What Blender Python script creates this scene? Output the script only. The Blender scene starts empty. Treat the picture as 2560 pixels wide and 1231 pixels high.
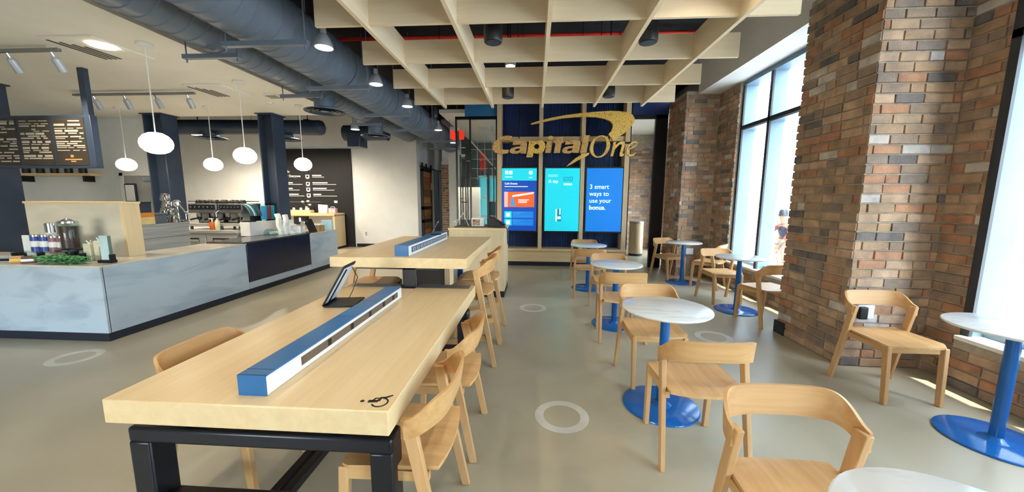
import bpy, bmesh, math, random
from mathutils import Vector, Matrix
random.seed(7)
S = bpy.context.scene
COL = S.collection
PI = math.pi

# ------------------------------------------------------------------ camera
cam_d = bpy.data.cameras.new('camera')
cam_d.sensor_width = 36.0
cam_d.lens = 892.8 / 2560.0 * 36.0
cam_d.clip_start = 0.05
cam_d.clip_end = 200
cam = bpy.data.objects.new('camera', cam_d)
COL.objects.link(cam)
cam.matrix_world = Matrix(((0.99795, -0.01301, 0.06274, 0.0),
                           (0.06390, 0.13043, -0.98940, 0.0),
                           (0.00469, 0.99137, 0.13099, 1.5),
                           (0, 0, 0, 1)))
S.camera = cam

# ------------------------------------------------------------------ world, sun, exposure
S.view_settings.view_transform = 'Standard'
S.view_settings.look = 'None'
S.view_settings.gamma = 1.0
S.view_settings.use_curve_mapping = False
S.view_settings.exposure = 0.05
S.cycles.max_bounces = 16
S.cycles.diffuse_bounces = 8
S.cycles.sample_clamp_indirect = 6.0
W = bpy.data.worlds.new('world')
S.world = W
W.use_nodes = True
wn = W.node_tree
wn.nodes.clear()
wo = wn.nodes.new('ShaderNodeOutputWorld')
wb = wn.nodes.new('ShaderNodeBackground')
sk = wn.nodes.new('ShaderNodeTexSky')
sk.sky_type = 'NISHITA'
sk.sun_disc = False
sk.sun_elevation = math.radians(62)
sk.sun_rotation = math.radians(165)
sk.air_density = 1.0
sk.dust_density = 1.5
wb.inputs['Strength'].default_value = 4.6
wn.links.new(sk.outputs[0], wb.inputs[0])
wn.links.new(wb.outputs[0], wo.inputs[0])

sun_d = bpy.data.lights.new('sun', 'SUN')
sun_d.energy = 24.0
sun_d.angle = math.radians(0.6)
sun_d.color = (1.0, 0.95, 0.87)
sun = bpy.data.objects.new('sun', sun_d)
COL.objects.link(sun)
sun.rotation_euler = Vector((-0.17, 0.13, -1.0)).to_track_quat('-Z', 'Y').to_euler()

def portal(name, loc, rot, sx, sy):
    d = bpy.data.lights.new(name, 'AREA')
    d.shape = 'RECTANGLE'; d.size = sx; d.size_y = sy
    d.cycles.is_portal = True
    o = bpy.data.objects.new(name, d); COL.objects.link(o)
    o.location = loc; o.rotation_euler = rot
portal('window_portal', (3.72, 5.3, 1.9), (0, PI/2, 0), 3.0, 2.4)
portal('window_portal', (3.72, -.2, 1.9), (0, PI/2, 0), 3.0, 6.4)
portal('front_portal', (-4.5, -3.95, 1.2), (PI/2, 0, 0), 3.0, 2.0)
portal('passage_portal', (3.72, 9.6, 1.2), (0, PI/2, 0), 2.4, 1.2)

# ------------------------------------------------------------------ materials
def lin(c):
    return tuple(((v/255.0)/12.92 if v/255.0 <= 0.04045 else ((v/255.0+0.055)/1.055)**2.4) for v in c[:3]) + (1.0,)

def mat(name, rgb, rough=0.5, metal=0.0, rgb2=None, scale=(8, 8, 8), detail=4.0, contrast=(0.35, 0.65),
        bump=0.0, emit=0.0, alpha=None, spec=None, transmission=0.0, ior=1.45, rough2=None, kind='noise', coords='Object'):
    m = bpy.data.materials.new(name)
    m.use_nodes = True
    nt = m.node_tree
    b = nt.nodes['Principled BSDF']
    b.inputs['Base Color'].default_value = lin(rgb)
    b.inputs['Roughness'].default_value = rough
    b.inputs['Metallic'].default_value = metal
    b.inputs['IOR'].default_value = ior
    if spec is not None:
        b.inputs['Specular IOR Level'].default_value = spec
    if transmission:
        b.inputs['Transmission Weight'].default_value = transmission
    if emit:
        b.inputs['Emission Color'].default_value = lin(rgb)
        b.inputs['Emission Strength'].default_value = emit
    if rgb2 is not None or bump or rough2 is not None:
        tc = nt.nodes.new('ShaderNodeTexCoord')
        mp = nt.nodes.new('ShaderNodeMapping')
        mp.inputs['Scale'].default_value = scale
        nt.links.new(tc.outputs[coords], mp.inputs[0])
        if kind == 'noise':
            t = nt.nodes.new('ShaderNodeTexNoise'); t.inputs['Scale'].default_value = 1.0
            t.inputs['Detail'].default_value = detail
            t.inputs['Distortion'].default_value = 0.6
            fac = t.outputs[0]
        elif kind == 'wave':
            t = nt.nodes.new('ShaderNodeTexWave'); t.inputs['Scale'].default_value = 1.0
            t.inputs['Distortion'].default_value = 6.0; t.inputs['Detail'].default_value = detail
            fac = t.outputs['Fac']
        else:
            t = nt.nodes.new('ShaderNodeTexVoronoi'); t.inputs['Scale'].default_value = 1.0
            t.feature = 'DISTANCE_TO_EDGE'
            fac = t.outputs['Distance']
        nt.links.new(mp.outputs[0], t.inputs[0])
        cr = nt.nodes.new('ShaderNodeValToRGB')
        cr.color_ramp.elements[0].position = contrast[0]; cr.color_ramp.elements[1].position = contrast[1]
        cr.color_ramp.elements[0].color = lin(rgb); cr.color_ramp.elements[1].color = lin(rgb2 or rgb)
        nt.links.new(fac, cr.inputs[0])
        nt.links.new(cr.outputs[0], b.inputs['Base Color'])
        if rough2 is not None:
            mr = nt.nodes.new('ShaderNodeMapRange')
            mr.inputs['From Min'].default_value = contrast[0]; mr.inputs['From Max'].default_value = contrast[1]
            mr.inputs['To Min'].default_value = rough; mr.inputs['To Max'].default_value = rough2
            nt.links.new(fac, mr.inputs['Value']); nt.links.new(mr.outputs[0], b.inputs['Roughness'])
        if bump:
            bp = nt.nodes.new('ShaderNodeBump'); bp.inputs['Strength'].default_value = bump
            bp.inputs['Distance'].default_value = 0.01
            nt.links.new(fac, bp.inputs['Height']); nt.links.new(bp.outputs[0], b.inputs['Normal'])
    return m

def wood(name, a, b_, axis, rough=0.38, k=1.0):
    sc = [22*k, 22*k, 22*k]; sc['xyz'.index(axis)] = 1.6*k
    return mat(name, a, rough, rgb2=b_, scale=tuple(sc), detail=5, contrast=(0.3, 0.72))

def brick_mat(name, island=False):
    m = bpy.data.materials.new(name); m.use_nodes = True
    nt = m.node_tree; b = nt.nodes['Principled BSDF']; b.inputs['Roughness'].default_value = 0.85
    if island:
        g = nt.nodes.new('ShaderNodeNewGeometry'); rnd = g.outputs['Random Per Island']
    else:
        g = nt.nodes.new('ShaderNodeObjectInfo'); rnd = g.outputs['Random']
    cr = nt.nodes.new('ShaderNodeValToRGB'); e = cr.color_ramp
    cols = [(0.0, (172, 140, 108)), (0.16, (184, 152, 120)), (0.34, (180, 132, 98)), (0.5, (162, 136, 112)),
            (0.64, (192, 160, 130)), (0.78, (148, 128, 110)), (0.88, (118, 108, 100)), (0.95, (206, 194, 180))]
    e.interpolation = 'CONSTANT'
    e.elements[0].color = lin(cols[0][1]); e.elements[1].position = cols[1][0]; e.elements[1].color = lin(cols[1][1])
    for p_, c_ in cols[2:]:
        n_ = e.elements.new(min(p_, 0.97)); n_.color = lin(c_)
    nt.links.new(rnd, cr.inputs[0])
    tc = nt.nodes.new('ShaderNodeTexCoord')
    nz = nt.nodes.new('ShaderNodeTexNoise'); nz.inputs['Scale'].default_value = 9.0; nz.inputs['Detail'].default_value = 6
    ge = nt.nodes.new('ShaderNodeNewGeometry')
    nt.links.new(ge.outputs['Position'], nz.inputs['Vector'])
    c2 = nt.nodes.new('ShaderNodeValToRGB'); c2.color_ramp.elements[0].position = 0.3; c2.color_ramp.elements[1].position = 0.7
    c2.color_ramp.elements[0].color = (0.62, 0.62, 0.64, 1); c2.color_ramp.elements[1].color = (1.12, 1.08, 1.04, 1)
    nt.links.new(nz.outputs[0], c2.inputs[0])
    mx = nt.nodes.new('ShaderNodeMixRGB'); mx.blend_type = 'MULTIPLY'; mx.inputs[0].default_value = 1.0
    nt.links.new(cr.outputs[0], mx.inputs[1]); nt.links.new(c2.outputs[0], mx.inputs[2])
    nt.links.new(mx.outputs[0], b.inputs['Base Color'])
    n2 = nt.nodes.new('ShaderNodeTexNoise'); n2.inputs['Scale'].default_value = 60; n2.inputs['Detail'].default_value = 5
    nt.links.new(ge.outputs['Position'], n2.inputs['Vector'])
    bp = nt.nodes.new('ShaderNodeBump'); bp.inputs['Strength'].default_value = 0.6; bp.inputs['Distance'].default_value = 0.01
    nt.links.new(n2.outputs[0], bp.inputs['Height']); nt.links.new(bp.outputs[0], b.inputs['Normal'])
    return m

MAPLE_X = wood('maple_grain_x', (216, 186, 138), (228, 202, 156), 'x')
MAPLE_Y = wood('maple_grain_y', (214, 184, 136), (224, 197, 150), 'y', rough=0.3)
MAPLE_Z = wood('maple_grain_z', (214, 186, 142), (228, 202, 160), 'z')
BEECH_X = wood('beech_grain_x', (186, 138, 84), (210, 164, 108), 'x', rough=0.42)
BEECH_Y = wood('beech_grain_y', (190, 144, 90), (212, 168, 112), 'y', rough=0.42)
BEECH_Z = wood('beech_grain_z', (188, 142, 90), (208, 164, 112), 'z', rough=0.42)
BAFFLE_X = wood('baffle_grain_x', (226, 206, 172), (234, 216, 184), 'x', rough=0.55)
BAFFLE_Y = wood('baffle_grain_y', (226, 206, 172), (234, 216, 184), 'y', rough=0.55)
FLOOR = mat('polished_concrete', (152, 142, 118), 0.27, rgb2=(184, 174, 148), scale=(1.3, 1.3, 1.3), detail=9, contrast=(0.15, 0.85), rough2=0.42)
RING = mat('pale_floor_inlay', (192, 188, 172), 0.4, rgb2=(202, 198, 184), scale=(9, 9, 9))
WHITEWALL = mat('white_wall_paint', (228, 230, 230), 0.75, rgb2=(222, 224, 224), scale=(2, 2, 2))
CEILW = mat('white_ceiling_paint', (238, 236, 228), 0.8, rgb2=(232, 230, 220), scale=(1.5, 1.5, 1.5))
SOFFIT = mat('grey_soffit_paint', (236, 233, 226), 0.8, rgb2=(230, 227, 220), scale=(2, 2, 2))
BLACKCEIL = mat('black_deck_paint', (16, 15, 20), 0.8, rgb2=(24, 22, 28), scale=(3, 3, 3))
DARKWALL = mat('charcoal_panel', (18, 18, 21), 0.6, rgb2=(22, 22, 26), scale=(3, 3, 3))
DUCT = mat('slate_duct_paint', (96, 108, 122), 0.42, metal=0.0, rgb2=(104, 116, 130), scale=(3, 3, 3))
STEELNAVY = mat('navy_steel_paint', (44, 56, 74), 0.4, rgb2=(52, 65, 84), scale=(3, 3, 3))
BLACKSTEEL = mat('black_steel', (14, 15, 20), 0.32, rgb2=(20, 21, 27), scale=(8, 8, 8))
BLACKPLASTIC = mat('black_plastic', (18, 18, 20), 0.4, rgb2=(24, 24, 26), scale=(20, 20, 20))
BLUEGLOSS = mat('blue_enamel', (24, 90, 156), 0.12, rgb2=(28, 96, 164), scale=(4, 4, 4))
BLUEBOX = mat('blue_laminate', (30, 92, 140), 0.3, rgb2=(34, 100, 150), scale=(6, 6, 6))
WHITELAM = mat('white_laminate', (226, 222, 216), 0.4, rgb2=(220, 216, 210), scale=(6, 6, 6))
MARBLE = mat('white_marble', (236, 234, 226), 0.12, rgb2=(190, 186, 174), scale=(3, 9, 9), detail=8, contrast=(0.52, 0.8))
COUNTERSTONE = mat('grey_marble_cladding', (176, 188, 196), 0.3, rgb2=(138, 152, 166), scale=(2.2, 1.2, 5), detail=10, contrast=(0.48, 0.78))
COUNTERTOP = mat('warm_stone_top', (206, 200, 188), 0.18, rgb2=(186, 178, 164), scale=(4, 4, 4), detail=8)
KICK = mat('dark_kickplate', (26, 30, 42), 0.5, rgb2=(30, 34, 46), scale=(6, 6, 6))
NAVYGLOSS = mat('gloss_navy_panel', (28, 33, 52), 0.14, rgb2=(30, 36, 56), scale=(2, 2, 2))
STAINLESS = mat('brushed_stainless', (198, 196, 190), 0.3, metal=0.45, rgb2=(176, 174, 168), scale=(2, 2, 40))
CHROME = mat('chrome', (210, 210, 210), 0.12, metal=1.0, rgb2=(200, 200, 202), scale=(5, 5, 5))
ALU = mat('anodised_window_frame', (92, 116, 134), 0.45, rgb2=(98, 122, 140), scale=(3, 3, 3))
ALUDARK = mat('dark_window_gasket', (44, 46, 50), 0.5, rgb2=(50, 52, 56), scale=(3, 3, 3))
SHADE = mat('spun_aluminium_shade', (176, 184, 190), 0.3, metal=0.15, rgb2=(184, 190, 196), scale=(4, 4, 4))
LAMPGLOW = mat('lamp_glow', (255, 244, 226), 0.5, emit=9.0)
GLOBE = mat('opal_globe_glow', (255, 240, 212), 0.4, emit=8.0)
MORTAR = mat('lime_mortar', (186, 172, 150), 0.9, rgb2=(162, 148, 128), scale=(14, 14, 14), bump=0.3)
BRICK = brick_mat('old_brick')
BRICKJ = brick_mat('old_brick_joined', island=True)
LABW = mat('white_print', (226, 226, 222), 0.6)
STONEPALE = mat('pale_limestone', (240, 234, 222), 0.8, rgb2=(232, 226, 214), scale=(2, 2, 2))
PAVING = mat('pale_pavement', (206, 204, 198), 0.8, rgb2=(190, 188, 182), scale=(3, 3, 3))
RED = mat('red_paint', (214, 44, 34), 0.45, rgb2=(200, 38, 30), scale=(5, 5, 5))
REDGLOW = mat('red_sign_glow', (232, 58, 40), 0.4, emit=0.7)
TEALW = mat('teal_paint', (30, 120, 142), 0.6, rgb2=(26, 108, 132), scale=(3, 3, 3))
BLUEWALL = mat('deep_blue_panel', (16, 46, 96), 0.45, rgb2=(20, 52, 106), scale=(3, 3, 30))
BLUEHEAD = mat('blue_header_paint', (34, 96, 140), 0.6, rgb2=(36, 102, 148), scale=(3, 3, 3))
GOLD = mat('hammered_gold_leaf', (120, 78, 30), 0.38, rgb2=(244, 198, 98), scale=(22, 22, 22), contrast=(0.0, 0.05), bump=0.5, kind='voronoi')
GOLDWOOD = mat('carved_gold_wood', (122, 78, 36), 0.45, rgb2=(222, 174, 104), scale=(20, 20, 20), contrast=(0.0, 0.05), bump=0.5, kind='voronoi')
GLASS = None
def glass_mat(name, tint=(0.93, 0.97, 0.97)):
    m = bpy.data.materials.new(name); m.use_nodes = True
    nt = m.node_tree; nt.nodes.clear()
    o = nt.nodes.new('ShaderNodeOutputMaterial'); t = nt.nodes.new('ShaderNodeBsdfTransparent')
    g = nt.nodes.new('ShaderNodeBsdfGlossy'); g.inputs['Roughness'].default_value = 0.02
    lw = nt.nodes.new('ShaderNodeLayerWeight'); lw.inputs[0].default_value = 0.5
    pw = nt.nodes.new('ShaderNodeMath'); pw.operation = 'POWER'; pw.inputs[1].default_value = 5.0
    f = nt.nodes.new('ShaderNodeMath'); f.operation = 'MULTIPLY_ADD'; f.inputs[1].default_value = 0.7; f.inputs[2].default_value = 0.025
    nt.links.new(lw.outputs['Facing'], pw.inputs[0]); nt.links.new(pw.outputs[0], f.inputs[0])
    mx = nt.nodes.new('ShaderNodeMixShader')
    t.inputs[0].default_value = (*tint, 1)
    nt.links.new(f.outputs[0], mx.inputs[0]); nt.links.new(t.outputs[0], mx.inputs[1]); nt.links.new(g.outputs[0], mx.inputs[2])
    nt.links.new(mx.outputs[0], o.inputs[0])
    return m
GLASS = glass_mat('clear_glass')
GLASSD = glass_mat('tinted_display_glass', (0.75, 0.88, 0.88))
def emis(name, rgb, s=1.0):
    return mat(name, rgb, 0.3, emit=s)

# ------------------------------------------------------------------ geometry helpers
class MB:
    def __init__(s): s.v = []; s.f = []
    def add(s, vs, fs):
        n = len(s.v); s.v += [tuple(v) for v in vs]; s.f += [tuple(i+n for i in f) for f in fs]; return s
    def box(s, x0, x1, y0, y1, z0, z1):
        x0, x1 = min(x0, x1), max(x0, x1); y0, y1 = min(y0, y1), max(y0, y1); z0, z1 = min(z0, z1), max(z0, z1)
        return s.add([(x0,y0,z0),(x1,y0,z0),(x1,y1,z0),(x0,y1,z0),(x0,y0,z1),(x1,y0,z1),(x1,y1,z1),(x0,y1,z1)],
                     [(0,3,2,1),(4,5,6,7),(0,1,5,4),(1,2,6,5),(2,3,7,6),(3,0,4,7)])
    def bar(s, p0, p1, wx, wy, wx1=None, wy1=None):     # horizontal end faces
        wx1 = wx if wx1 is None else wx1; wy1 = wy if wy1 is None else wy1
        a, b = Vector(p0), Vector(p1)
        vs = [(a.x+i*wx/2, a.y+j*wy/2, a.z) for i, j in ((-1,-1),(1,-1),(1,1),(-1,1))]
        vs += [(b.x+i*wx1/2, b.y+j*wy1/2, b.z) for i, j in ((-1,-1),(1,-1),(1,1),(-1,1))]
        return s.add(vs, [(0,3,2,1),(4,5,6,7),(0,1,5,4),(1,2,6,5),(2,3,7,6),(3,0,4,7)])
    def rod(s, p0, p1, r0, r1=None, n=12, caps=True):
        r1 = r0 if r1 is None else r1
        a, b = Vector(p0), Vector(p1); d = (b-a).normalized()
        u = d.orthogonal().normalized(); w = d.cross(u)
        vs = []
        for c, r in ((a, r0), (b, r1)):
            for k in range(n):
                t = 2*PI*k/n; vs.append(c + u*math.cos(t)*r + w*math.sin(t)*r)
        fs = [(k, (k+1) % n, n+(k+1) % n, n+k) for k in range(n)]
        if caps: fs += [tuple(range(n-1, -1, -1)), tuple(range(n, 2*n))]
        return s.add(vs, fs)
    def beam(s, p0, p1, w, h):                            # rectangular section along any direction, h towards world z
        a, b = Vector(p0), Vector(p1); d = (b-a).normalized()
        u = d.cross(Vector((0,0,1)))
        u = Vector((1,0,0)) if u.length < 1e-4 else u.normalized()
        n = u.cross(d).normalized()
        vs = [c + u*i*w/2 + n*j*h/2 for c in (a, b) for i, j in ((-1,-1),(1,-1),(1,1),(-1,1))]
        return s.add(vs, [(0,3,2,1),(4,5,6,7),(0,1,5,4),(1,2,6,5),(2,3,7,6),(3,0,4,7)])
    def tube(s, pts, r, n=8, closed=False):
        pts = [Vector(p) for p in pts]; m = len(pts); rs = r if isinstance(r, (list, tuple)) else [r]*m
        vs = []; prev = None
        for i, p in enumerate(pts):
            if closed: d = pts[(i+1) % m]-pts[i-1]
            else: d = pts[min(i+1, m-1)]-pts[max(i-1, 0)]
            d.normalize()
            u = d.orthogonal().normalized() if prev is None else (prev - d*prev.dot(d)).normalized()
            prev = u; w = d.cross(u)
            vs += [p+u*math.cos(2*PI*k/n)*rs[i]+w*math.sin(2*PI*k/n)*rs[i] for k in range(n)]
        fs = []
        for i in range(m if closed else m-1):
            j = (i+1) % m
            fs += [(i*n+k, i*n+(k+1) % n, j*n+(k+1) % n, j*n+k) for k in range(n)]
        if not closed: fs += [tuple(range(n-1, -1, -1)), tuple(range((m-1)*n, m*n))]
        return s.add(vs, fs)
    def lathe(s, prof, n=24, c=(0,0,0), caps=True, sx=1.0, sy=1.0):     # prof: (r, z)
        vs = []; m = len(prof)
        for r, z in prof:
            vs += [(c[0]+r*math.cos(2*PI*k/n)*sx, c[1]+r*math.sin(2*PI*k/n)*sy, c[2]+z) for k in range(n)]
        fs = []
        for i in range(m-1):
            fs += [(i*n+k, i*n+(k+1) % n, (i+1)*n+(k+1) % n, (i+1)*n+k) for k in range(n)]
        if caps: fs += [tuple(range(n-1, -1, -1)), tuple(range((m-1)*n, m*n))]
        return s.add(vs, fs)
    def shell(s, top, bot):                               # two equal grids joined into a closed slab
        R, C = len(top), len(top[0]); vs = [p for r in top for p in r]+[p for r in bot for p in r]
        o = R*C; fs = []
        for i in range(R-1):
            for j in range(C-1):
                a = i*C+j
                fs.append((a, a+1, a+C+1, a+C)); fs.append((o+a, o+a+C, o+a+C+1, o+a+1))
        ring = [j for j in range(C)]+[i*C+C-1 for i in range(1, R)]+[(R-1)*C+j for j in range(C-2, -1, -1)]+[i*C for i in range(R-2, 0, -1)]
        for k in range(len(ring)):
            a, b = ring[k], ring[(k+1) % len(ring)]
            fs.append((a, o+a, o+b, b))
        return s.add(vs, fs)
    def quad(s, a, b, c, d): return s.add([a, b, c, d], [(0, 1, 2, 3)])

def mesh(name, b, m=None, smooth=0.55):
    me = bpy.data.meshes.new(name)
    me.from_pydata(b.v, [], b.f)
    bm = bmesh.new(); bm.from_mesh(me); bmesh.ops.recalc_face_normals(bm, faces=bm.faces); bm.to_mesh(me); bm.free()
    if m is not None: me.materials.append(m)
    if smooth:
        me.shade_smooth(); me.set_sharp_from_angle(angle=smooth)
    return me

def ob(name, b, m=None, parent=None, loc=(0,0,0), rot=(0,0,0), bev=0.0, seg=2, smooth=0.55):
    me = b if isinstance(b, bpy.types.Mesh) else mesh(name, b, m, smooth)
    o = bpy.data.objects.new(name, me); COL.objects.link(o)
    o.parent = parent; o.location = loc; o.rotation_euler = rot
    if bev:
        mod = o.modifiers.new('edge', 'BEVEL'); mod.width = bev; mod.segments = seg; mod.limit_method = 'ANGLE'; mod.angle_limit = 0.6
    return o

def tag(o, label, cat, group=None, kind=None):
    if label: o['label'] = label
    if cat: o['category'] = cat
    if group: o['group'] = group
    if kind: o['kind'] = kind
    return o
def thing(name, label, cat, loc=(0,0,0), rz=0.0, group=None):
    o = bpy.data.objects.new(name, None); COL.objects.link(o)
    o.empty_display_size = 0.05
    o.location = loc; o.rotation_euler = (0, 0, rz)
    return tag(o, label, cat, group)
def struct(name, b, m=None, parent=None, label=None, **k):
    o = ob(name, b, m, parent, **k); o['kind'] = 'structure'
    if label: o['label'] = label
    return o
def dup(root, loc, rz=None, label=None, group=None, scale=None):
    r = root.copy(); COL.objects.link(r); r.location = loc
    if rz is not None: r.rotation_euler = (0, 0, rz)
    if scale: r.scale = scale
    if label: r['label'] = label
    if group: r['group'] = group
    for ch in list(root.children):
        c = ch.copy(); COL.objects.link(c); c.parent = r
        for g in list(ch.children):
            d = g.copy(); COL.objects.link(d); d.parent = c
    return r

def outline(loops, depth, plane='xz'):
    """closed 2-D loops (first outer, others holes) filled and pushed back by depth; xz faces -y, xy faces +z"""
    bm = bmesh.new(); edges = []
    for lp in loops:
        vs = [bm.verts.new((p[0], 0, p[1]) if plane == 'xz' else (p[0], p[1], 0)) for p in lp]
        edges += [bm.edges.new((vs[i], vs[(i+1) % len(vs)])) for i in range(len(vs))]
    bmesh.ops.triangle_fill(bm, edges=edges, use_beauty=True, use_dissolve=False)
    if depth:
        r = bmesh.ops.extrude_face_region(bm, geom=bm.faces[:])
        mv = [g for g in r['geom'] if isinstance(g, bmesh.types.BMVert)]
        bmesh.ops.translate(bm, verts=mv, vec=(0, depth, 0) if plane == 'xz' else (0, 0, -depth))
    bmesh.ops.recalc_face_normals(bm, faces=bm.faces[:])
    me = bpy.data.meshes.new('outline'); bm.to_mesh(me); bm.free()
    return me
def outline_ob(name, loops, depth, m, parent=None, loc=(0,0,0), rot=(0,0,0), plane='xz'):
    me = outline(loops, depth, plane); me.materials.append(m); me.name = name
    return ob(name, me, None, parent, loc, rot)
def txt(name, s, size, loc, m, parent=None, rot=(PI/2, 0, 0), bold=0.0, ext=0.0006, align='LEFT'):
    c = bpy.data.curves.new(name, 'FONT'); c.body = s; c.size = size; c.extrude = ext; c.offset = bold; c.align_x = align
    c.resolution_u = 3
    tmp = bpy.data.objects.new('lettering_source', c); COL.objects.link(tmp)
    dg = bpy.context.evaluated_depsgraph_get(); dg.update()
    me = bpy.data.meshes.new_from_object(tmp.evaluated_get(dg))
    bpy.data.objects.remove(tmp); bpy.data.curves.remove(c)
    me.materials.clear(); me.materials.append(m); me.name = name
    o = bpy.data.objects.new(name, me); COL.objects.link(o); o.parent = parent; o.location = loc; o.rotation_euler = rot
    return o
def circle(cx, cy, rx, ry=None, n=28, a0=0.0, sh=0.0):
    ry = ry or rx
    return [(cx+rx*math.cos(a0+2*PI*k/n)+sh*ry*math.sin(a0+2*PI*k/n), cy+ry*math.sin(a0+2*PI*k/n)) for k in range(n)]
def stroke(pts, w):
    """2-D thick polyline outline; w may be a list"""
    m = len(pts); ws = w if isinstance(w, (list, tuple)) else [w]*m
    L, R = [], []
    for i, p in enumerate(pts):
        a = Vector(pts[max(i-1, 0)]); b = Vector(pts[min(i+1, m-1)]); d = (b-a).normalized(); n = Vector((-d.y, d.x))
        L.append((p[0]+n.x*ws[i]/2, p[1]+n.y*ws[i]/2)); R.append((p[0]-n.x*ws[i]/2, p[1]-n.y*ws[i]/2))
    return L+R[::-1]

# ------------------------------------------------------------------ brick laying
def _brick_mesh(k):
    r = random.Random(k); j = lambda a: r.uniform(-a, a)
    b = MB(); e = 0.012
    f = [(-.5+abs(j(.012)), -.014+j(.003), -.0325+j(.002)), (.5-abs(j(.012)), -.014+j(.003), -.0325+j(.002)),
         (.5-abs(j(.012)), -.014+j(.003), .0325+j(.002)), (-.5+abs(j(.012)), -.014+j(.003), .0325+j(.002))]
    k_ = [(-.5, .03, -.035), (.5, .03, -.035), (.5, .03, .035), (-.5, .03, .035)]
    mm = [(-.5, -.006, -.035), (.5, -.006, -.035), (.5, -.006, .035), (-.5, -.006, .035)]
    b.add(f+mm+k_, [(0,1,2,3),(0,4,5,1),(1,5,6,2),(2,6,7,3),(3,7,4,0),(4,8,9,5),(5,9,10,6),(6,10,11,7),(7,11,8,4)])
    return mesh('brick', b, BRICK, smooth=0)
BRICKS = [_brick_mesh(k) for k in range(6)]
def lay(parent, o, u, n, width, height, course=0.082, length=0.226, seed=0, join=False, shift=0.0):
    """bricks on the plane through o (bottom start), running along u, facing n; one object per brick, or one joined part"""
    r = random.Random(seed); o = Vector(o); u = Vector(u); n = Vector(n); zz = Vector((0, 0, 1))
    R = Matrix((u, -n, zz)).transposed().to_4x4(); acc = MB()
    rows = int(height/course)
    for c in range(rows):
        x = -((c % 2)*0.5+shift)*length + r.uniform(-.012, .012)
        while x < width-0.03:
            L = length*(0.5 if r.random() < 0.16 else 1.0)
            a, b = max(x, 0.0), min(x+L, width)
            if b-a > 0.045:
                w = b-a-0.012
                pos = o+u*((a+b)/2)+zz*(course*(c+.5))+n*r.uniform(-.004, .005)
                me = r.choice(BRICKS)
                T = Matrix.Translation(pos) @ R @ Matrix.Diagonal((w, 1, 1, 1))
                if join:
                    acc.add([T @ v.co for v in me.vertices], [tuple(p.vertices) for p in me.polygons])
                else:
                    q = bpy.data.objects.new('brick', me); COL.objects.link(q); q.parent = parent; q.matrix_local = T
            x += L
    if join:
        q = ob('brick_courses', acc, BRICKJ, parent, smooth=0); q['kind'] = 'stuff'
# ------------------------------------------------------------------ setting: floor, walls, ceilings
struct('floor', MB().box(-13.2, 3.62, -4.2, 14.2, -0.12, 0.0), FLOOR, smooth=0)
struct('ceiling', MB().box(-13.2, 3.62, -4.2, 14.2, 4.2, 4.3), BLACKCEIL, smooth=0)
struct('ceiling', MB().box(-13.0, -3.78, -4.0, 7.06, 3.12, 3.2), CEILW, smooth=0)          # white kitchen ceiling
struct('wall_back', MB().box(-13.0, -3.55, 10.7, 10.8, 0, 4.2).box(-3.65, -3.55, 10.8, 12.4, 0, 4.2).box(-3.65, -3.55, 13.35, 14.0, 0, 4.2)
       .box(-3.65, -3.55, 12.4, 13.35, 2.5, 4.2), WHITEWALL, smooth=0)
struct('wall_kitchen', MB().box(-13.0, -7.62, 7.08, 7.18, 0, 3.12), WHITEWALL, smooth=0)
struct('wall_left', MB().box(-13.1, -13.0, -4, 14, 0, 4.2), WHITEWALL, smooth=0)
struct('wall_far', MB().box(-13.0, 3.6, 14.0, 14.1, 0, 4.2), WHITEWALL, smooth=0)
struct('wall_front', MB().box(-13.0, -6.0, -4.1, -4.0, 0, 4.2).box(-3.0, 3.6, -4.1, -4.0, 0, 4.2).box(-6.0, -3.0, -4.1, -4.0, 2.2, 4.2)
       .box(-6.0, -3.0, -4.1, -4.0, 0, 0.25), WHITEWALL, smooth=0)
struct('baseboard_back', MB().box(-5.5, -3.53, 10.68, 10.7, 0, 0.1), KICK, smooth=0)
struct('trim_1', MB().box(3.0, 3.66, -4.0, 7.15, 3.45, 4.2), SOFFIT, smooth=0)              # boxed soffit over the windows

# right wall: knee walls and jambs between the brick pillars
wr = struct('wall_right', MB().box(3.41, 3.66, -3.4, 3.0, 0, 0.40).box(3.48, 3.7, 2.98, 3.3, 0, 3.45)
            .box(3.41, 3.66, 4.1, 6.5, 0, 0.40).box(3.41, 3.7, 6.48, 7.2, 0, 3.45), MORTAR, smooth=0)
lay(wr, (3.41, 3.0, 0), (0, -1, 0), (-1, 0, 0), 1.3, 0.41, seed=1)
lay(wr, (3.48, 3.28, 0), (0, -1, 0), (-1, 0, 0), 0.30, 3.4, seed=2)
lay(wr, (3.41, 6.5, 0), (0, -1, 0), (-1, 0, 0), 2.2, 0.41, seed=3)
lay(wr, (3.41, 7.15, 0), (0, -1, 0), (-1, 0, 0), 0.67, 3.45, seed=4)
struct('window_sill', MB().box(3.38, 3.68, -3.4, 2.98, 0.40, 0.43).box(3.38, 3.68, 4.1, 6.48, 0.40, 0.43), STONEPALE, smooth=0)
struct('wall_right', MB().box(3.48, 3.66, -4.0, -3.4, 0, 3.45).box(3.6, 3.7, 7.9, 9.0, 0, 4.2).box(3.6, 3.7, 10.2, 14.0, 0, 4.2).box(3.6, 3.7, 9.0, 10.2, 2.4, 4.2), MORTAR, smooth=0)
def pillar(y0, y1, seed, label):
    p = struct('brick_pillar', MB().box(2.802, 3.66, y0+.012, y1-.01, 0, 3.5), MORTAR, smooth=0, label=label)
    lay(p, (2.802, y1, 0), (0, -1, 0), (-1, 0, 0), y1-y0, 3.48, seed=seed)
    lay(p, (2.79, y0+.012, 0), (1, 0, 0), (0, -1, 0), 0.68 if seed == 11 else 0.60, 3.36 if seed == 11 else 3.45, seed=seed+1, shift=0.25)
    return p
pillar(3.28, 4.14, 11, 'big brick pillar beside the chair by the window')
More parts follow.
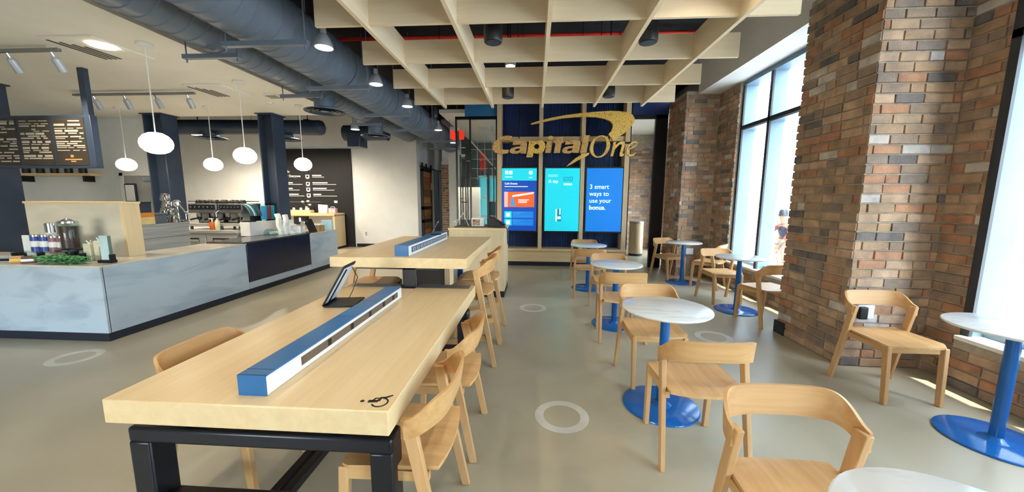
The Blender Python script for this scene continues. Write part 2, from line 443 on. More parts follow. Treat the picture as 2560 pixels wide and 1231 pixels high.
pillar(7.15, 7.98, 21, 'brick pillar at the far end of the window')
struct('baseboard_right', MB().box(2.77, 2.80, 4.0, 4.16, 0, 0.14), KICK, smooth=0)

# windows: deep painted fins, transom, panes
def window(name, y0, y1, fins, z0=0.43, z1=3.38):
    w = struct(name, MB().box(3.44, 3.66, y0, y1, z1, 3.45).box(3.56, 3.66, y0, y1, z0, z0+.05), ALU, smooth=0)
    for y in fins:
        ob('mullion', MB().box(3.47, 3.68, y-.02, y+.02, z0, z1), ALU, w, smooth=0)
        ob('mullion_cap', MB().box(3.445, 3.47, y-.03, y+.03, z0, z1), ALUDARK, w, smooth=0)
    ob('transom', MB().box(3.47, 3.68, y0, y1, 2.66, 2.74), ALU, w, smooth=0)
    ob('transom_cap', MB().box(3.445, 3.47, y0, y1, 2.67, 2.73), ALUDARK, w, smooth=0)
    ys = sorted(fins)
    for a, b in zip(ys[:-1], ys[1:]):
        ob('pane', MB().box(3.652, 3.66, a+.02, b-.02, z0+.05, 2.66), GLASS, w, smooth=0)
        ob('pane', MB().box(3.652, 3.66, a+.02, b-.02, 2.74, z1), GLASS, w, smooth=0)
    return w
window('window_1', 4.15, 6.5, [4.3, 5.02, 5.74, 6.46])
window('window_2', -3.4, 3.0, [-3.36, -2.6, -1.9, -1.2, -.5, 0.18, 0.9, 1.6, 2.3, 2.97])
w3 = struct('unseen_window', MB().box(-6.0, -3.0, -4.06, -4.0, 2.14, 2.2).box(-6.0, -3.0, -4.06, -4.0, 0.25, 0.31), ALU, smooth=0)  # unseen opening behind the viewer, added and sized to let in daylight
for x in (-5.97, -4.5, -3.03):
    ob('mullion', MB().box(x-.03, x+.03, -4.08, -4.0, 0.3, 2.14), ALU, w3, smooth=0)

# passage right of the feature wall
pw = struct('wall_passage', MB().box(2.0, 4.4, 11.21, 11.3, 0, 3.42), MORTAR, smooth=0)
lay(pw, (2.4, 11.21, 0), (1, 0, 0), (0, -1, 0), 1.9, 3.1, seed=31, join=True)
struct('ceiling', MB().box(-2.2, 3.6, 8.3, 13.9, 3.42, 3.5), CEILW, smooth=0)
cw = struct('wall_corridor', MB().box(-3.14, -2.8, 12.0, 12.1, 0, 2.72).box(-3.14, -2.5, 12.1, 12.2, 0, 4.1), WHITEWALL, smooth=0)
lay(cw, (-3.14, 12.0, 0), (1, 0, 0), (0, -1, 0), 0.34, 2.7, seed=33, join=True)
struct('wall_corridor', MB().box(-2.8, -2.42, 11.6, 11.8, 0, 4.1), WHITEWALL, smooth=0)

# ------------------------------------------------------------------ round marble cafe tables
def round_table():
    t = thing('cafe_table', '', 'table')
    ob('tabletop', MB().lathe([(.27, .722), (.292, .726), (.30, .735), (.298, .742), (.292, .745)], 48), MARBLE, t)
    ob('support_plate', MB().box(-.09, .09, -.09, .09, .708, .722), BLACKSTEEL, t, smooth=0)
    ob('pole', MB().lathe([(.032, .02), (.032, .708)], 24), BLUEGLOSS, t)
    ob('collar', MB().lathe([(.075, .014), (.06, .02), (.036, .04)], 24), BLUEGLOSS, t)
    ob('base_plate', MB().lathe([(.262, .0), (.265, .004), (.262, .011), (.255, .014)], 48), BLUEGLOSS, t)
    return t
TABLES = [((.937, 2.515), 'marble cafe table between the two chairs nearest the middle of the aisle'),
          ((.972, 4.24), 'marble cafe table in the middle of the aisle row, chair backs on both sides'),
          ((.905, 6.0), 'marble cafe table nearest the three blue screens'),
          ((2.68, 6.56), 'marble cafe table standing before the far brick pillar'),
          ((2.76, 4.92), 'marble cafe table beside the window, half behind the big brick pillar'),
          ((2.91, 2.26), 'marble cafe table by the window at the right edge of the photo'),
          ((1.0, .70), 'marble cafe table cut off by the bottom edge, its top only in view')]
t0 = round_table()
for i, ((x, y), lb) in enumerate(TABLES):
    t = t0 if i == 0 else dup(t0, (0, 0, 0))
    t.location = (x, y, 0); t['label'] = lb; t['group'] = 'round marble cafe tables'

# ------------------------------------------------------------------ wooden chairs and stools
def chair(name, dz=0.0, stool=False):
    t = thing(name, '', 'stool' if stool else 'chair')
    rf = -.255 if stool else -.215; fx = .25 if stool else .235
    for s in (-1, 1):
        b = MB().bar((s*fx, rf, 0), (s*.222, -.085, .665+dz), .026, .040, .028, .056)
        ob('leg', b, BEECH_Z, t, bev=.004)
        b = MB().bar((s*(.205 if stool else .192), .215, 0), (s*.196, .188, .437+dz), .030, .036, .030, .046)
        ob('leg', b, BEECH_Z, t, bev=.004)
        b = MB().add([(s*.195, -.16, .40+dz), (s*.219, -.16, .40+dz), (s*.219, -.16, .437+dz), (s*.195, -.16, .437+dz),
                      (s*.184, .19, .385+dz), (s*.208, .19, .385+dz), (s*.208, .19, .437+dz), (s*.184, .19, .437+dz)],
                     [(0,3,2,1),(4,5,6,7),(0,1,5,4),(1,2,6,5),(2,3,7,6),(3,0,4,7)])
        ob('side_rail', b, BEECH_Y, t, smooth=0)
        if stool:
            ob('stretcher', MB().beam((s*.234, -.19, .27), (s*.202, .20, .20), .02, .05), BEECH_Y, t, smooth=0)
    ob('front_rail', MB().box(-.185, .185, .172, .192, .39+dz, .437+dz), BEECH_X, t, smooth=0)
    if stool:
        ob('footrest', MB().box(-.20, .20, .192, .216, .19, .235), BEECH_X, t, smooth=0)
    # seat: dished plywood, rounded corners
    top, bot = [], []
    R, C = 12, 15
    for i in range(R+1):
        v = i/R; y = -.195+.415*v
        w = .205+.022*v
        if v > .86: w -= .03*((v-.86)/.14)**2
        rt, rb = [], []
        for j in range(C+1):
            u = -1+2*j/C
            z = .458 - .014*(1-u*u)*math.sin(PI*min(1, (1-v)*1.15))
            if v > .82: z -= .012*((v-.82)/.18)**2
            if v < .14: z -= .010*(1-u*u)*((.14-v)/.14)
            yy = y - (.02*u*u if v > .9 else 0) - .022*(1-u*u)*(1-v)**3
            rt.append((u*w, yy, z+dz)); rb.append((u*w, yy, z-.016+dz))
        top.append(rt); bot.append(rb)
    ob('seat', MB().shell(top, bot), BEECH_Y, t)
    # backrest: bent plywood that wraps round to the leg tops
    N, K = 40, 6
    top, bot = [], []
    for j in range(K+1):
        to, ti = [], []
        k = j/K
        for i in range(N+1):
            th = -PI/2+PI*i/N
            c, s_ = math.cos(th), math.sin(th)
            def P(a):
                c, s_ = math.cos(a), math.sin(a)
                return Vector((.246*math.copysign(abs(s_)**.62, s_), -.075-.150*max(c, 0)**.62, 0))
            p = P(th); d = (P(min(th+.01, PI/2))-P(max(th-.01, -PI/2))).normalized(); n = Vector((-d.y, d.x, 0))
            dep = min(1, max(0, (-.075-p.y)/.135)); sm = dep*dep*(3-2*dep)
            zt = .668+.092*sm; zb = .592+.046*sm+.006*(1-abs(s_))
            z = zb+(zt-zb)*k+dz
            lean = -.018*k*sm
            to.append((p.x, p.y+lean, z)); q = p+n*.013; ti.append((q.x, q.y+lean, z))
        top.append(to); bot.append(ti)
    ob('backrest', MB().shell(top, bot), BEECH_X, t)
    return t
CH = [((.96, 2.08, 0), 'beech chair seen from behind at the marble table nearest the aisle middle'),
      ((.985, 2.93, 180), 'beech chair facing the viewer behind the marble table nearest the aisle middle'),
      ((.935, 3.86, 0), 'beech chair with its back to the viewer at the second marble table of the aisle'),
      ((1.01, 4.74, 180), 'beech chair on the far side of the second marble table of the aisle'),
      ((.85, 5.58, 0), 'beech chair with its back to the viewer at the table nearest the blue screens'),
      ((.91, 6.42, 180), 'beech chair whose top shows over the table nearest the blue screens'),
      ((.98, 1.19, 180), 'large beech chair at the bottom edge facing the cut off marble table'),
      ((2.79, 2.86, 180), 'beech chair before the sunlit brick face, facing the table at the right edge'),
      ((2.835, 4.46, 14), 'beech chair half hidden by the big brick pillar, back to the viewer'),
      ((2.765, 5.40, 183), 'beech chair facing the viewer behind the window table'),
      ((3.02, 6.30, 48), 'beech chair under the window, turned sideways towards the far pillar table'),
      ((2.56, 6.92, 202), 'beech chair against the far brick pillar behind its marble table'),
      ((-.56, 1.46, 90), 'beech chair tucked under the long table, nearest of that side'),
      ((-.55, 2.09, 90), 'beech chair tucked under the long table, next to the counter stools'),
      ((-1.56, 1.68, -90), 'beech chair on the coffee bar side of the long low table')]
c0 = chair('beech_chair')
for i, ((x, y, r), lb) in enumerate(CH):
    c = c0 if i == 0 else dup(c0, (0, 0, 0))
    c.location = (x, y, 0); c.rotation_euler = (0, 0, math.radians(r)); c['label'] = lb
    c['group'] = 'beech chairs of the long table' if i >= 12 else 'beech chairs of the round tables'
ST = [((-.60, 3.27, 90), 'tall beech stool at the corner of the high table, nearest the viewer'),
      ((-.60, 3.84, 90), 'tall beech stool further along the aisle side of the high table'),
      ((-1.62, 3.45, -90), 'tall beech stool under the high table on the coffee bar side')]
s0 = chair('beech_stool', .21, True)
for i, ((x, y, r), lb) in enumerate(ST):
    c = s0 if i == 0 else dup(s0, (0, 0, 0))
    c.location = (x, y, 0); c.rotation_euler = (0, 0, math.radians(r)); c['label'] = lb; c['group'] = 'tall stools of the high table'

# ------------------------------------------------------------------ long low table
lt = thing('communal_table', 'long low maple table on black steel frames in the foreground', 'table', (-1.06, 2.09, 0))
def slab(x0, x1, y0, y1, z0, z1, nx0, nx1, ny):          # slab with a notch in its far edge
    P = [(x0, y0), (x1, y0), (x1, y1), (nx1, y1), (nx1, ny), (nx0, ny), (nx0, y1), (x0, y1)]
    b = MB(); n = len(P)
    b.add([(x, y, z1) for x, y in P]+[(x, y, z0) for x, y in P],
          [(0, 1, 4, 5), (1, 2, 3, 4), (0, 5, 6, 7), (n, n+5, n+4, n+1), (n+1, n+4, n+3, n+2), (n, n+7, n+6, n+5)]+[(i, n+i, n+(i+1) % n, (i+1) % n) for i in range(n)])
    return b
ob('tabletop', slab(-.545, .55, -.945, .93, .655, .75, -.09, .06, .78), MAPLE_Y, lt, bev=.004)
ob('inset_plate', MB().box(-.50, -.095, .80, .915, .75, .7515), mat('grey_inset', (112, 108, 104), .35, rgb2=(118, 114, 110)), lt, smooth=0)
ob('inset_plate', MB().box(.065, .515, .80, .915, .75, .7515), bpy.data.materials['grey_inset'], lt, smooth=0)
def frame_end(y):
    b = MB()
    r = .03
    b.box(-.535, .535, y-.05, y+.05, .535, .60)
    ob('top_bar', b, BLACKSTEEL, lt, bev=.012)
    for x in (-.535, .445):
        ob('leg', MB().box(x, x+.09, y-.05, y+.05, 0, .54), BLACKSTEEL, lt, bev=.008)
    ob('bottom_bar', MB().box(-.43, .45, y-.03, y+.03, .24, .29), BLACKSTEEL, lt, bev=.006)
    for x in (-.36, .25):
        ob('standoff', MB().box(x, x+.05, y-.03, y+.05, .59, .66), BLACKSTEEL, lt, smooth=0)
frame_end(-.84); frame_end(.70)
ob('long_rail', MB().box(-.035, .002, -.82, .70, .245, .285), BLACKSTEEL, lt, bev=.004)
ob('long_rail', MB().box(.02, .055, -.82, .70, .245, .285), BLACKSTEEL, lt, bev=.004)
# accessibility symbol printed on the top
sy = [stroke([(-.025, .0), (.012, .003)], [.016, .014]), stroke([(.012, .004), (.014, .026), (.030, .028), (.052, .046)], [.012, .011, .011, .007]),
      stroke([(-.01, .004), (-.004, .022), (.006, .022)], .007),
      stroke([(.010+.028*math.cos(a)+.012, -.004+.028*math.sin(a)*1.0) for a in [math.radians(d) for d in range(-150, 100, 14)]], .006)]
o = outline_ob('symbol_head', [circle(-.047, .0, .0075)], .001, BLACKPLASTIC, lt, (.475, -.885, .7512), plane='xy')
for q in sy: outline_ob('symbol', [q], .001, BLACKPLASTIC, lt, (.475, -.885, .7512), plane='xy')

# ------------------------------------------------------------------ high table
ht = thing('high_table', 'high maple counter table on a black pedestal behind the low table', 'table', (-1.10, 3.62, 0))
ob('tabletop', MB().box(-.585, .555, -.82, .85, .935, 1.02), MAPLE_Y, ht, bev=.004)
ob('pedestal', MB().box(-.02, .10, -.70, .25, 0, .935), BLACKSTEEL, ht, bev=.004)
ob('apron', MB().box(-.42, .30, -.70, .7, .90, .935), BLACKSTEEL, ht, smooth=0)
ob('end_panel', MB().box(.18, .24, .55, .60, 0, .90), BLUEGLOSS, ht, smooth=0)
ob('end_panel', MB().box(.13, .18, .55, .60, 0, .90), WHITELAM, ht, smooth=0)

# ------------------------------------------------------------------ power boxes along both tables
def power_box(name, label, x0, x1, y0, y1, z, h, n, loc):
    t = thing(name, label, 'power box', (loc[0], loc[1], z))
    ob('body', MB().box(x0, x1, y0+.004, y1, 0, h-.006), WHITELAM, t, bev=.002)
    ob('cover', MB().box(x0-.001, x1+.001, y0+.002, y1+.001, h-.006, h), BLUEBOX, t, smooth=0)
    ob('end_cover', MB().box(x0-.001, x1+.001, y0, y0+.005, 0, h), BLUEBOX, t, smooth=0)
    L = y1-y0
    return t, L
pb, L = power_box('power_box', 'long blue-topped power box down the middle of the low table', -.055, .055, 1.21, 2.60, .7505, .082, 5, (-1.065, 0))
ob('outlet_strip', MB().box(.054, .0575, 1.42, 2.52, .022, .060), mat('bronze_strip', (92, 76, 62), .4, rgb2=(98, 82, 66)), pb, smooth=0)
for y in (1.62, 1.84, 2.06, 2.26, 2.42):
    so = ob('outlet', MB().box(.056, .0595, y, y+.012, .025, .057).box(.056, .0595, y+.016, y+.028, .025, .057), BLACKPLASTIC, pb, smooth=0)
for y in (1.26, 1.9, 2.2):
    ob('cover_joint', MB().box(-.056, .056, y, y+.002, .082, .0825), BLACKPLASTIC, pb, smooth=0)
pb2, L = power_box('power_box', 'shorter blue-topped power box in the middle of the high table', -.058, .058, 2.88, 4.2, 1.0205, .09, 5, (-1.105, 0))
ob('outlet_strip', MB().box(.057, .0605, 2.96, 4.16, .022, .068), mat('navy_strip', (52, 66, 84), .4, rgb2=(56, 70, 90)), pb2, smooth=0)
for k in range(11):
    y = 2.99+k*.105
    ob('socket', MB().box(.06, .062, y, y+.018, .032, .058).box(.06, .062, y+.026, y+.05, .032, .038).box(.06, .062, y+.026, y+.05, .052, .058).box(.06, .062, y+.058, y+.07, .032, .058), mat('socket_grey', (168, 172, 176), .5) if k == 0 else bpy.data.materials['socket_grey'], pb2, smooth=0)

# ------------------------------------------------------------------ tablets on stands
def tablet(name, label, loc, rz, s=1.0):
    t = thing(name, label, 'tablet', loc, rz)
    # local: base on +x side, panel hinged along y at x = 0 and leaning over the base
    def pan(x0, x1, y0, y1, z0, z1, m, nm, off=0):
        ca, sa = math.cos(math.radians(60)), math.sin(math.radians(60))
        vs = []
        for z in (z0, z1):
            for (d, y) in ((x0, y0), (x1, y0), (x1, y1), (x0, y1)):
                vs.append(((d*ca + z*sa)*s, y*s, (d*sa - z*ca)*s+.012))
        return ob(nm, MB().add(vs, [(0,3,2,1),(4,5,6,7),(0,1,5,4),(1,2,6,5),(2,3,7,6),(3,0,4,7)]), m, t, bev=.003*s)
    ob('base_plate', MB().box(.0, .21*s, -.10*s, .12*s, 0, .012*s), BLACKPLASTIC, t, bev=.004*s)
    pan(0, .32, -.11, .11, -.005, .005, BLACKPLASTIC, 'frame')
    pan(.02, .30, -.095, .095, .005, .008, mat('tablet_back', (214, 218, 228), .4, rgb2=(208, 212, 224)) if 'tablet_back' not in bpy.data.materials else bpy.data.materials['tablet_back'], 'back_plate')
    pan(.02, .30, -.095, .095, -.007, -.005, BLACKPLASTIC, 'screen')
    pan(.03, .29, -.06, -.045, .008, .016, BLACKPLASTIC, 'spine')
    ob('cable', MB().tube([(.16*s, .03*s, .26*s), (.19*s, .05*s, .18*s), (.15*s, .05*s, .08*s), (.12*s, .03*s, .014*s)], .003*s, 6), BLACKPLASTIC, t)
    return t
tablet('tablet_stand', 'black tablet on a stand standing on the low table, seen from behind', (-1.46, 2.39, .751), math.radians(8))
tablet('tablet_stand', 'small tablet on a dark stand on top of the power box of the high table', (-1.12, 3.80, 1.111), math.radians(10), .5)

# ------------------------------------------------------------------ host desk
hd = thing('host_desk', 'maple host desk with dark plinth between the high table and the screens', 'desk', (-.87, 5.65, 0))
ob('cabinet', MB().box(-.42, .42, -.36, .37, .10, 1.03), MAPLE_Z, hd, bev=.003)
ob('plinth', MB().box(-.40, .415, -.345, .36, 0, .10), KICK, hd, smooth=0)
ob('worktop', MB().box(-.43, .43, -.37, .38, 1.03, 1.06), MAPLE_X, hd, bev=.003)
ob('worktop_tray', MB().box(-.36, .25, -.25, .30, 1.06, 1.075), mat('dark_olive_tray', (62, 62, 48), .5, rgb2=(70, 70, 56)), hd, smooth=0)
o = tag(ob('wire_easel', MB().tube([(-.13, 0, 0), (0, 0, .20), (.09, -.03, 0)], .005, 6).tube([(-.05, 0, .12), (-.13, -.1, .06)], .004, 6), LABW, None, (-1.12, 5.55, 1.076)), 'thin white wire easel on the host desk', 'easel')
cf = thing('picture_block', 'small framed photo card standing on the host desk', 'photo frame', (-.88, 5.52, 1.0755))
ob('card', MB().box(-.10, .10, -.02, .02, 0, .13), LABW, cf, bev=.003)
ob('print', MB().box(-.085, .03, -.0225, -.02, .012, .105), mat('card_print', (196, 160, 128), .6, rgb2=(110, 76, 58), scale=(30, 30, 30)), cf, smooth=0)
ph = thing('desk_terminal', 'black desk phone terminal on the corner of the host desk', 'phone', (-.57, 5.50, 1.0605))
ob('body', MB().add([(-.14,-.1,0),(.12,-.1,0),(.12,.1,0),(-.14,.1,0),(-.16,-.1,.14),(-.05,-.1,.16),(-.05,.1,.16),(-.16,.1,.14)],
                    [(0,3,2,1),(4,5,6,7),(0,1,5,4),(1,2,6,5),(2,3,7,6),(3,0,4,7)]), BLACKPLASTIC, ph, bev=.01)
ob('handset', MB().beam((-.12, -.04, .17), (.12, -.04, .04), .045, .035), BLACKPLASTIC, ph, bev=.01)
ob('cord', MB().tube([(.11, -.05, .02), (.15, -.06, -.02), (.157, -.05, -.2), (.16, -.02, -.26), (.157, 0, -.1)], .008, 6), BLACKPLASTIC, ph)
# ------------------------------------------------------------------ feature wall with three screens
fw = struct('wall_feature', MB().box(-.86, 2.1, 8.26, 8.34, 0, 4.2), BLUEWALL, smooth=0)
bays = [(-.76, .07), (.155, .975), (1.055, 1.90)]
for a, b in bays:
    fl = MB(); n = int((b-a)/.036)
    for k in range(n):
        x = a+(k+.5)*(b-a)/n
        fl.box(x-.011, x+.011, 8.235, 8.26, .42, 3.62)
    q = ob('fluted_strips', fl, BLUEWALL, fw, smooth=0); q['kind'] = 'stuff'
ff = thing('shelf_frame', 'tall pale wood frame with bench base that holds the three screens', 'shelving', (.61, 8.12, 0))
for x in (-.84, .07, .975, 1.90):
    w = .085 if x not in (-.84, 1.90) else .10
    ob('upright', MB().box(x-.61, x-.61+w, -.17, .14, .40, 3.75), MAPLE_Z, ff, bev=.002)
for a, b in bays:
    ob('cross_rail', MB().box(a-.61, b-.61, -.12, .14, 2.74, 2.84), MAPLE_X, ff, smooth=0)
ob('bench_top', MB().box(-1.45, 1.40, -.20, .14, .34, .40), MAPLE_X, ff, bev=.003)
ob('bench_front', MB().box(-1.45, 1.40, -.17, .13, .10, .34), MAPLE_X, ff, bev=.002)
ob('bench_plinth', MB().box(-1.43, 1.38, -.14, .12, 0, .10), KICK, ff, smooth=0)
TEALSC = emis('screen_teal', (24, 196, 214), .8)
NAVYSC = emis('screen_navy', (12, 66, 160), .8)
MIDSC = emis('screen_blue', (16, 112, 196), .85)
LITEB = emis('screen_light_blue', (48, 140, 208), .8)
WHSC = emis('screen_white', (226, 244, 248), .85)
ORSC = emis('screen_orange', (222, 92, 40), .8)
PINKSC = emis('screen_pink', (236, 170, 160), .8)
MINT = emis('screen_mint', (190, 246, 214), .85)
DTEAL = emis('screen_deep_teal', (16, 128, 142), .8)
def screen(label, x0, x1, body):
    t = thing('display_screen', label, 'screen', ((x0+x1)/2, 7.99, 1.48), 0, 'three portrait screens')
    w = (x1-x0)/2
    ob('bezel', MB().box(-w-.035, w+.035, -.02, .10, -.72, .72), BLACKPLASTIC, t, bev=.004)
    ob('display', MB().box(-w, w, -.023, -.02, -.685, .685), body, t, smooth=0)
    return t, w
def pic(t, nm, x0, x1, z0, z1, m, k=1):
    return ob(nm, MB().box(x0, x1, -.023-.0015*k, -.023, z0, z1), m, t, smooth=0)
s1, w = screen('screen showing a teal header and an orange photo on navy', -.735, .03, NAVYSC)
pic(s1, 'header', -w, w, .42, .685, TEALSC)
for x in (-.31, -.22): pic(s1, 'logo_mark', x, x+.07, .555, .63, WHSC, 2)
pic(s1, 'logo_line', -.31, -.15, .49, .505, WHSC, 2)
outline_ob('sun_icon', [circle(.25, .59, .045)], .002, MINT, s1, (0, -.0265, 0))
pic(s1, 'icon_caption', .215, .285, .48, .495, WHSC, 2)
txt('heading', 'Café Events', .06, (-.325, -.0265, .335), WHSC, s1, bold=.0012)
pic(s1, 'text_line', -.325, .19, .282, .297, WHSC, 1); pic(s1, 'text_line', -.325, -.13, .215, .225, LITEB, 1)
pic(s1, 'photo', -.33, .335, -.16, .175, ORSC); pic(s1, 'photo_margin', -.33, -.25, -.16, .175, PINKSC, 2)
outline_ob('photo_slant', [[(-.15, .10), (.33, .17), (.30, .13), (-.15, .06)]], .001, WHSC, s1, (0, -.0275, 0))
outline_ob('photo_figure', [[(-.20, -.12), (-.17, .02), (-.15, .08), (-.12, -.02), (-.08, -.1), (-.1, -.14)]], .001, LITEB, s1, (0, -.0275, 0))
for z, b in ((.0, .22), (-.03, .18), (-.06, .17)): pic(s1, 'text_line', -.02, b, z-.007, z+.007, WHSC, 2)
for z in (-.33, -.50):
    pic(s1, 'tile', -.325, -.165, z-.072, z+.075, TEALSC); pic(s1, 'tile_icon', -.285, -.205, z-.045, z+.04, WHSC, 2)
    pic(s1, 'entry', -.15, .32, z-.072, z+.075, MIDSC)
    for dz, b in ((.05, .10), (.018, .02), (-.03, .28)): pic(s1, 'text_line', -.14, b, z+dz-.006, z+dz+.006, LITEB, 2)
s2, w = screen('plain teal screen with a small cup and spoon picture', .215, .965, TEALSC)
pic(s2, 'text_line', -.31, -.1, .535, .545, MINT); pic(s2, 'text_line', -.31, -.1, .505, .512, MINT)
txt('heading', 'A tap', .095, (-.30, -.0265, .375), WHSC, s2, bold=.0015)
for x in (.02, .13):
    outline_ob('icon_frame', [[(x, .41), (x+.09, .41), (x+.09, .50), (x, .50)], [(x+.012, .422), (x+.078, .422), (x+.078, .488), (x+.012, .488)]], .001, DTEAL, s2, (0, -.025, 0))
    pic(s2, 'icon_bar', x+.03, x+.045, .435, .475, DTEAL, 1)
pic(s2, 'caption', .03, .21, .32, .36, MINT)
pic(s2, 'cup', -.135, -.01, -.47, -.20, DTEAL); pic(s2, 'cup_side', -.135, -.10, -.47, -.20, MINT, 2); pic(s2, 'spoon', -.05, -.025, -.32, -.19, WHSC, 2)
pic(s2, 'cup_band', -.09, -.02, -.42, -.36, WHSC, 2)
s3, w = screen('mid blue screen lettered 3 smart ways to use your bonus', 1.115, 1.885, MIDSC)
for k, l in enumerate(('3 smart', 'ways to', 'use your', 'bonus.')):
    txt('lettering', l, .135, (-.32, -.0265, .245-.15*k), WHSC, s3, bold=.003 if k == 3 else .001)

# ------------------------------------------------------------------ hanging sign
sg = thing('hanging_sign', 'gold wooden lettering and swoosh sign hanging before the blue wall', 'sign', (0, 7.6, 0))
def sp(pts): return [(-.99964+.00127131*x, 3.5048-.00124243*y) for x, y in pts]
def letter(nm, *loops, d=.06): return outline_ob(nm, [sp(l) for l in loops], d, GOLDWOOD if nm in ('letter_c', 'letter_i', 'letter_i_dot', 'letter_t', 'letter_a', 'letter_l') else GOLD, sg, (0, 0, 0))
letter('letter_c', [(400,578),(330,568),(250,575),(180,610),(115,670),(80,735),(85,795),(120,842),(180,862),(260,862),(335,850),(347,795),(290,800),(235,790),(198,755),(196,710),(215,665),(260,640),(320,640),(380,652)])
letter('letter_a', [(420,655),(560,650),(620,658),(645,690),(645,720),(630,860),(540,858),(540,840),(480,860),(400,858),(360,835),(365,800),(400,770),(470,750),(535,745),(545,725),(520,715),(410,722)], [(440,806),(470,780),(530,778),(525,805),(485,818),(452,820)])
letter('letter_p', [(680,655),(770,660),(775,672),(830,650),(900,655),(938,700),(945,750),(920,820),(870,855),(800,862),(750,850),(735,920),(635,920),(660,780)], circle(802, 745, 42, n=18))
letter('letter_i', [(965,665),(1060,665),(1030,850),(940,850)]); letter('letter_i_dot', circle(1025, 610, 52, 33, 20))
letter('letter_t', [(1130,610),(1215,600),(1210,650),(1245,655),(1235,690),(1205,690),(1180,850),(1080,850),(1105,690),(1070,688),(1080,655),(1120,650)])
letter('letter_a', [(1270,660),(1420,650),(1500,660),(1510,700),(1480,850),(1390,850),(1390,838),(1330,860),(1250,855),(1215,835),(1220,790),(1260,760),(1330,745),(1385,740),(1395,720),(1370,710),(1260,720)], [(1290,806),(1320,780),(1380,775),(1375,805),(1335,820),(1302,820)])
letter('letter_l', [(1560,572),(1650,570),(1605,850),(1500,850)])
letter('letter_o', circle(1818, 752, 160, 178, 40, sh=-.12), circle(1816, 752, 104, 160, 40, sh=-.12))
letter('letter_n', [(2022,690),(2072,672),(2062,735),(2110,690),(2165,668),(2205,680),(2212,720),(2180,850),(2188,872),(2205,868),(2198,900),(2165,915),(2135,900),(2138,860),(2168,735),(2160,712),(2125,722),(2055,800),(2030,906),(1990,910),(2028,715)])
letter('letter_e', stroke([(2272,792),(2330,775),(2385,740),(2405,705),(2380,680),(2330,690),(2280,740),(2255,810),(2262,870),(2300,900),(2350,888),(2392,850)], [16,18,16,20,22,26,36,42,40,30,20,8]))
letter('swoosh', [(700,378),(850,330),(1050,285),(1250,250),(1500,220),(1750,200),(1950,190),(2100,195),(2230,215),(2310,255),(2345,310),(2340,370),(2300,430),(2230,510),(2130,590),(2020,665),(1990,610),(1945,560),(1990,500),(2010,440),(2000,390),(1960,345),(1880,310),(1750,285),(1600,275),(1400,278),(1200,295),(1000,330),(850,365),(710,390)])
letter('swoosh_tail', [(1655,850),(1640,890),(1500,960),(1380,1030),(1285,1078),(1340,1020),(1430,940),(1550,870)])
for x, z0 in ((.30, 3.13), (1.578, 3.27), (-.35, 2.8)):
    ob('hanger_rod', MB().rod((x, .08, z0-.05), (x, .08, 4.2), .006 if x > 1 else .012, n=8), BLACKSTEEL, sg)
ob('back_rail', MB().box(-.55, 2.0, .062, .09, 2.63, 2.67), BLACKSTEEL, sg, smooth=0)
ob('back_strut', MB().beam((1.5, .075, 2.5), (1.5, .075, 3.2), .03, .03), BLACKSTEEL, sg, smooth=0)

# blue headers and glass either side
struct('wall_header', MB().box(-1.55, -.84, 8.0, 8.1, 3.28, 4.2), BLUEHEAD, smooth=0)
struct('wall_header', MB().box(2.06, 2.79, 8.0, 8.1, 3.28, 4.2), BLUEWALL, smooth=0)
gd = thing('glass_entrance', 'black framed glass doors with long pull handles beside the blue wall', 'glass door', (-1.25, 8.05, 0))
for x, w_ in ((-.21, .03), (-.52, .03), (.375, .03)):
    ob('mullion', MB().box(x, x+w_, -.03, .03, 0, 3.28), BLACKSTEEL, gd, smooth=0)
ob('header_bar', MB().box(-.52, .40, -.03, .03, 3.22, 3.28), BLACKSTEEL, gd, smooth=0)
ob('pane', MB().box(-.18, .375, -.006, .006, .02, 3.22), GLASS, gd, smooth=0)
ob('pane', MB().box(-.49, -.21, -.006, .006, .02, 3.22), GLASS, gd, smooth=0)
for x, za, zb in ((-.40, .56, 2.45), (.225, .84, 2.26)):
    h = ob('pull_handle', MB().rod((x, -.12, za), (x, -.12, zb), .013).rod((x+.115, -.12, za-.05), (x+.115, -.12, zb-.03), .013)
           .rod((x, -.12, 1.42), (x+.115, -.12, 1.42), .01).rod((x, -.12, zb-.06), (x+.115, -.12, zb-.06), .01).rod((x, -.12, 1.5), (x, 0, 1.5), .01), BLACKSTEEL, gd)
ob('closer', MB().box(-.40, -.31, -.05, .03, 2.38, 2.47).rod((-.31, -.03, 2.35), (-.2, -.03, 2.32), .01), mat('grey_metal', (150, 154, 156), .4, metal=.5, rgb2=(160, 164, 166)), gd, smooth=0)
g2 = thing('glazed_partition', 'black framed glazed partition between the blue wall and the brick pillar', 'glass partition', (2.33, 8.05, 0))
ob('side_post', MB().box(.20, .45, -.04, .04, 0, 3.28), BLACKSTEEL, g2, smooth=0)
ob('header_bar', MB().box(-.27, .45, -.04, .04, 3.20, 3.28), BLACKSTEEL, g2, smooth=0)
ob('pane', MB().box(-.25, .20, -.006, .006, .02, 3.20), GLASS, g2, smooth=0)
bn = thing('litter_bin', 'pale rounded litter bin behind the narrow glazed partition', 'bin', (2.72, 9.75, 0))
ob('body', MB().lathe([(.17, .06), (.18, .08), (.18, .86), (.17, .88)], 24), MAPLE_Z, bn)
ob('plinth', MB().lathe([(.175, 0), (.175, .06)], 24), KICK, bn)
ob('lid', MB().lathe([(.185, .88), (.185, .91), (.16, .93)], 24), STAINLESS, bn)
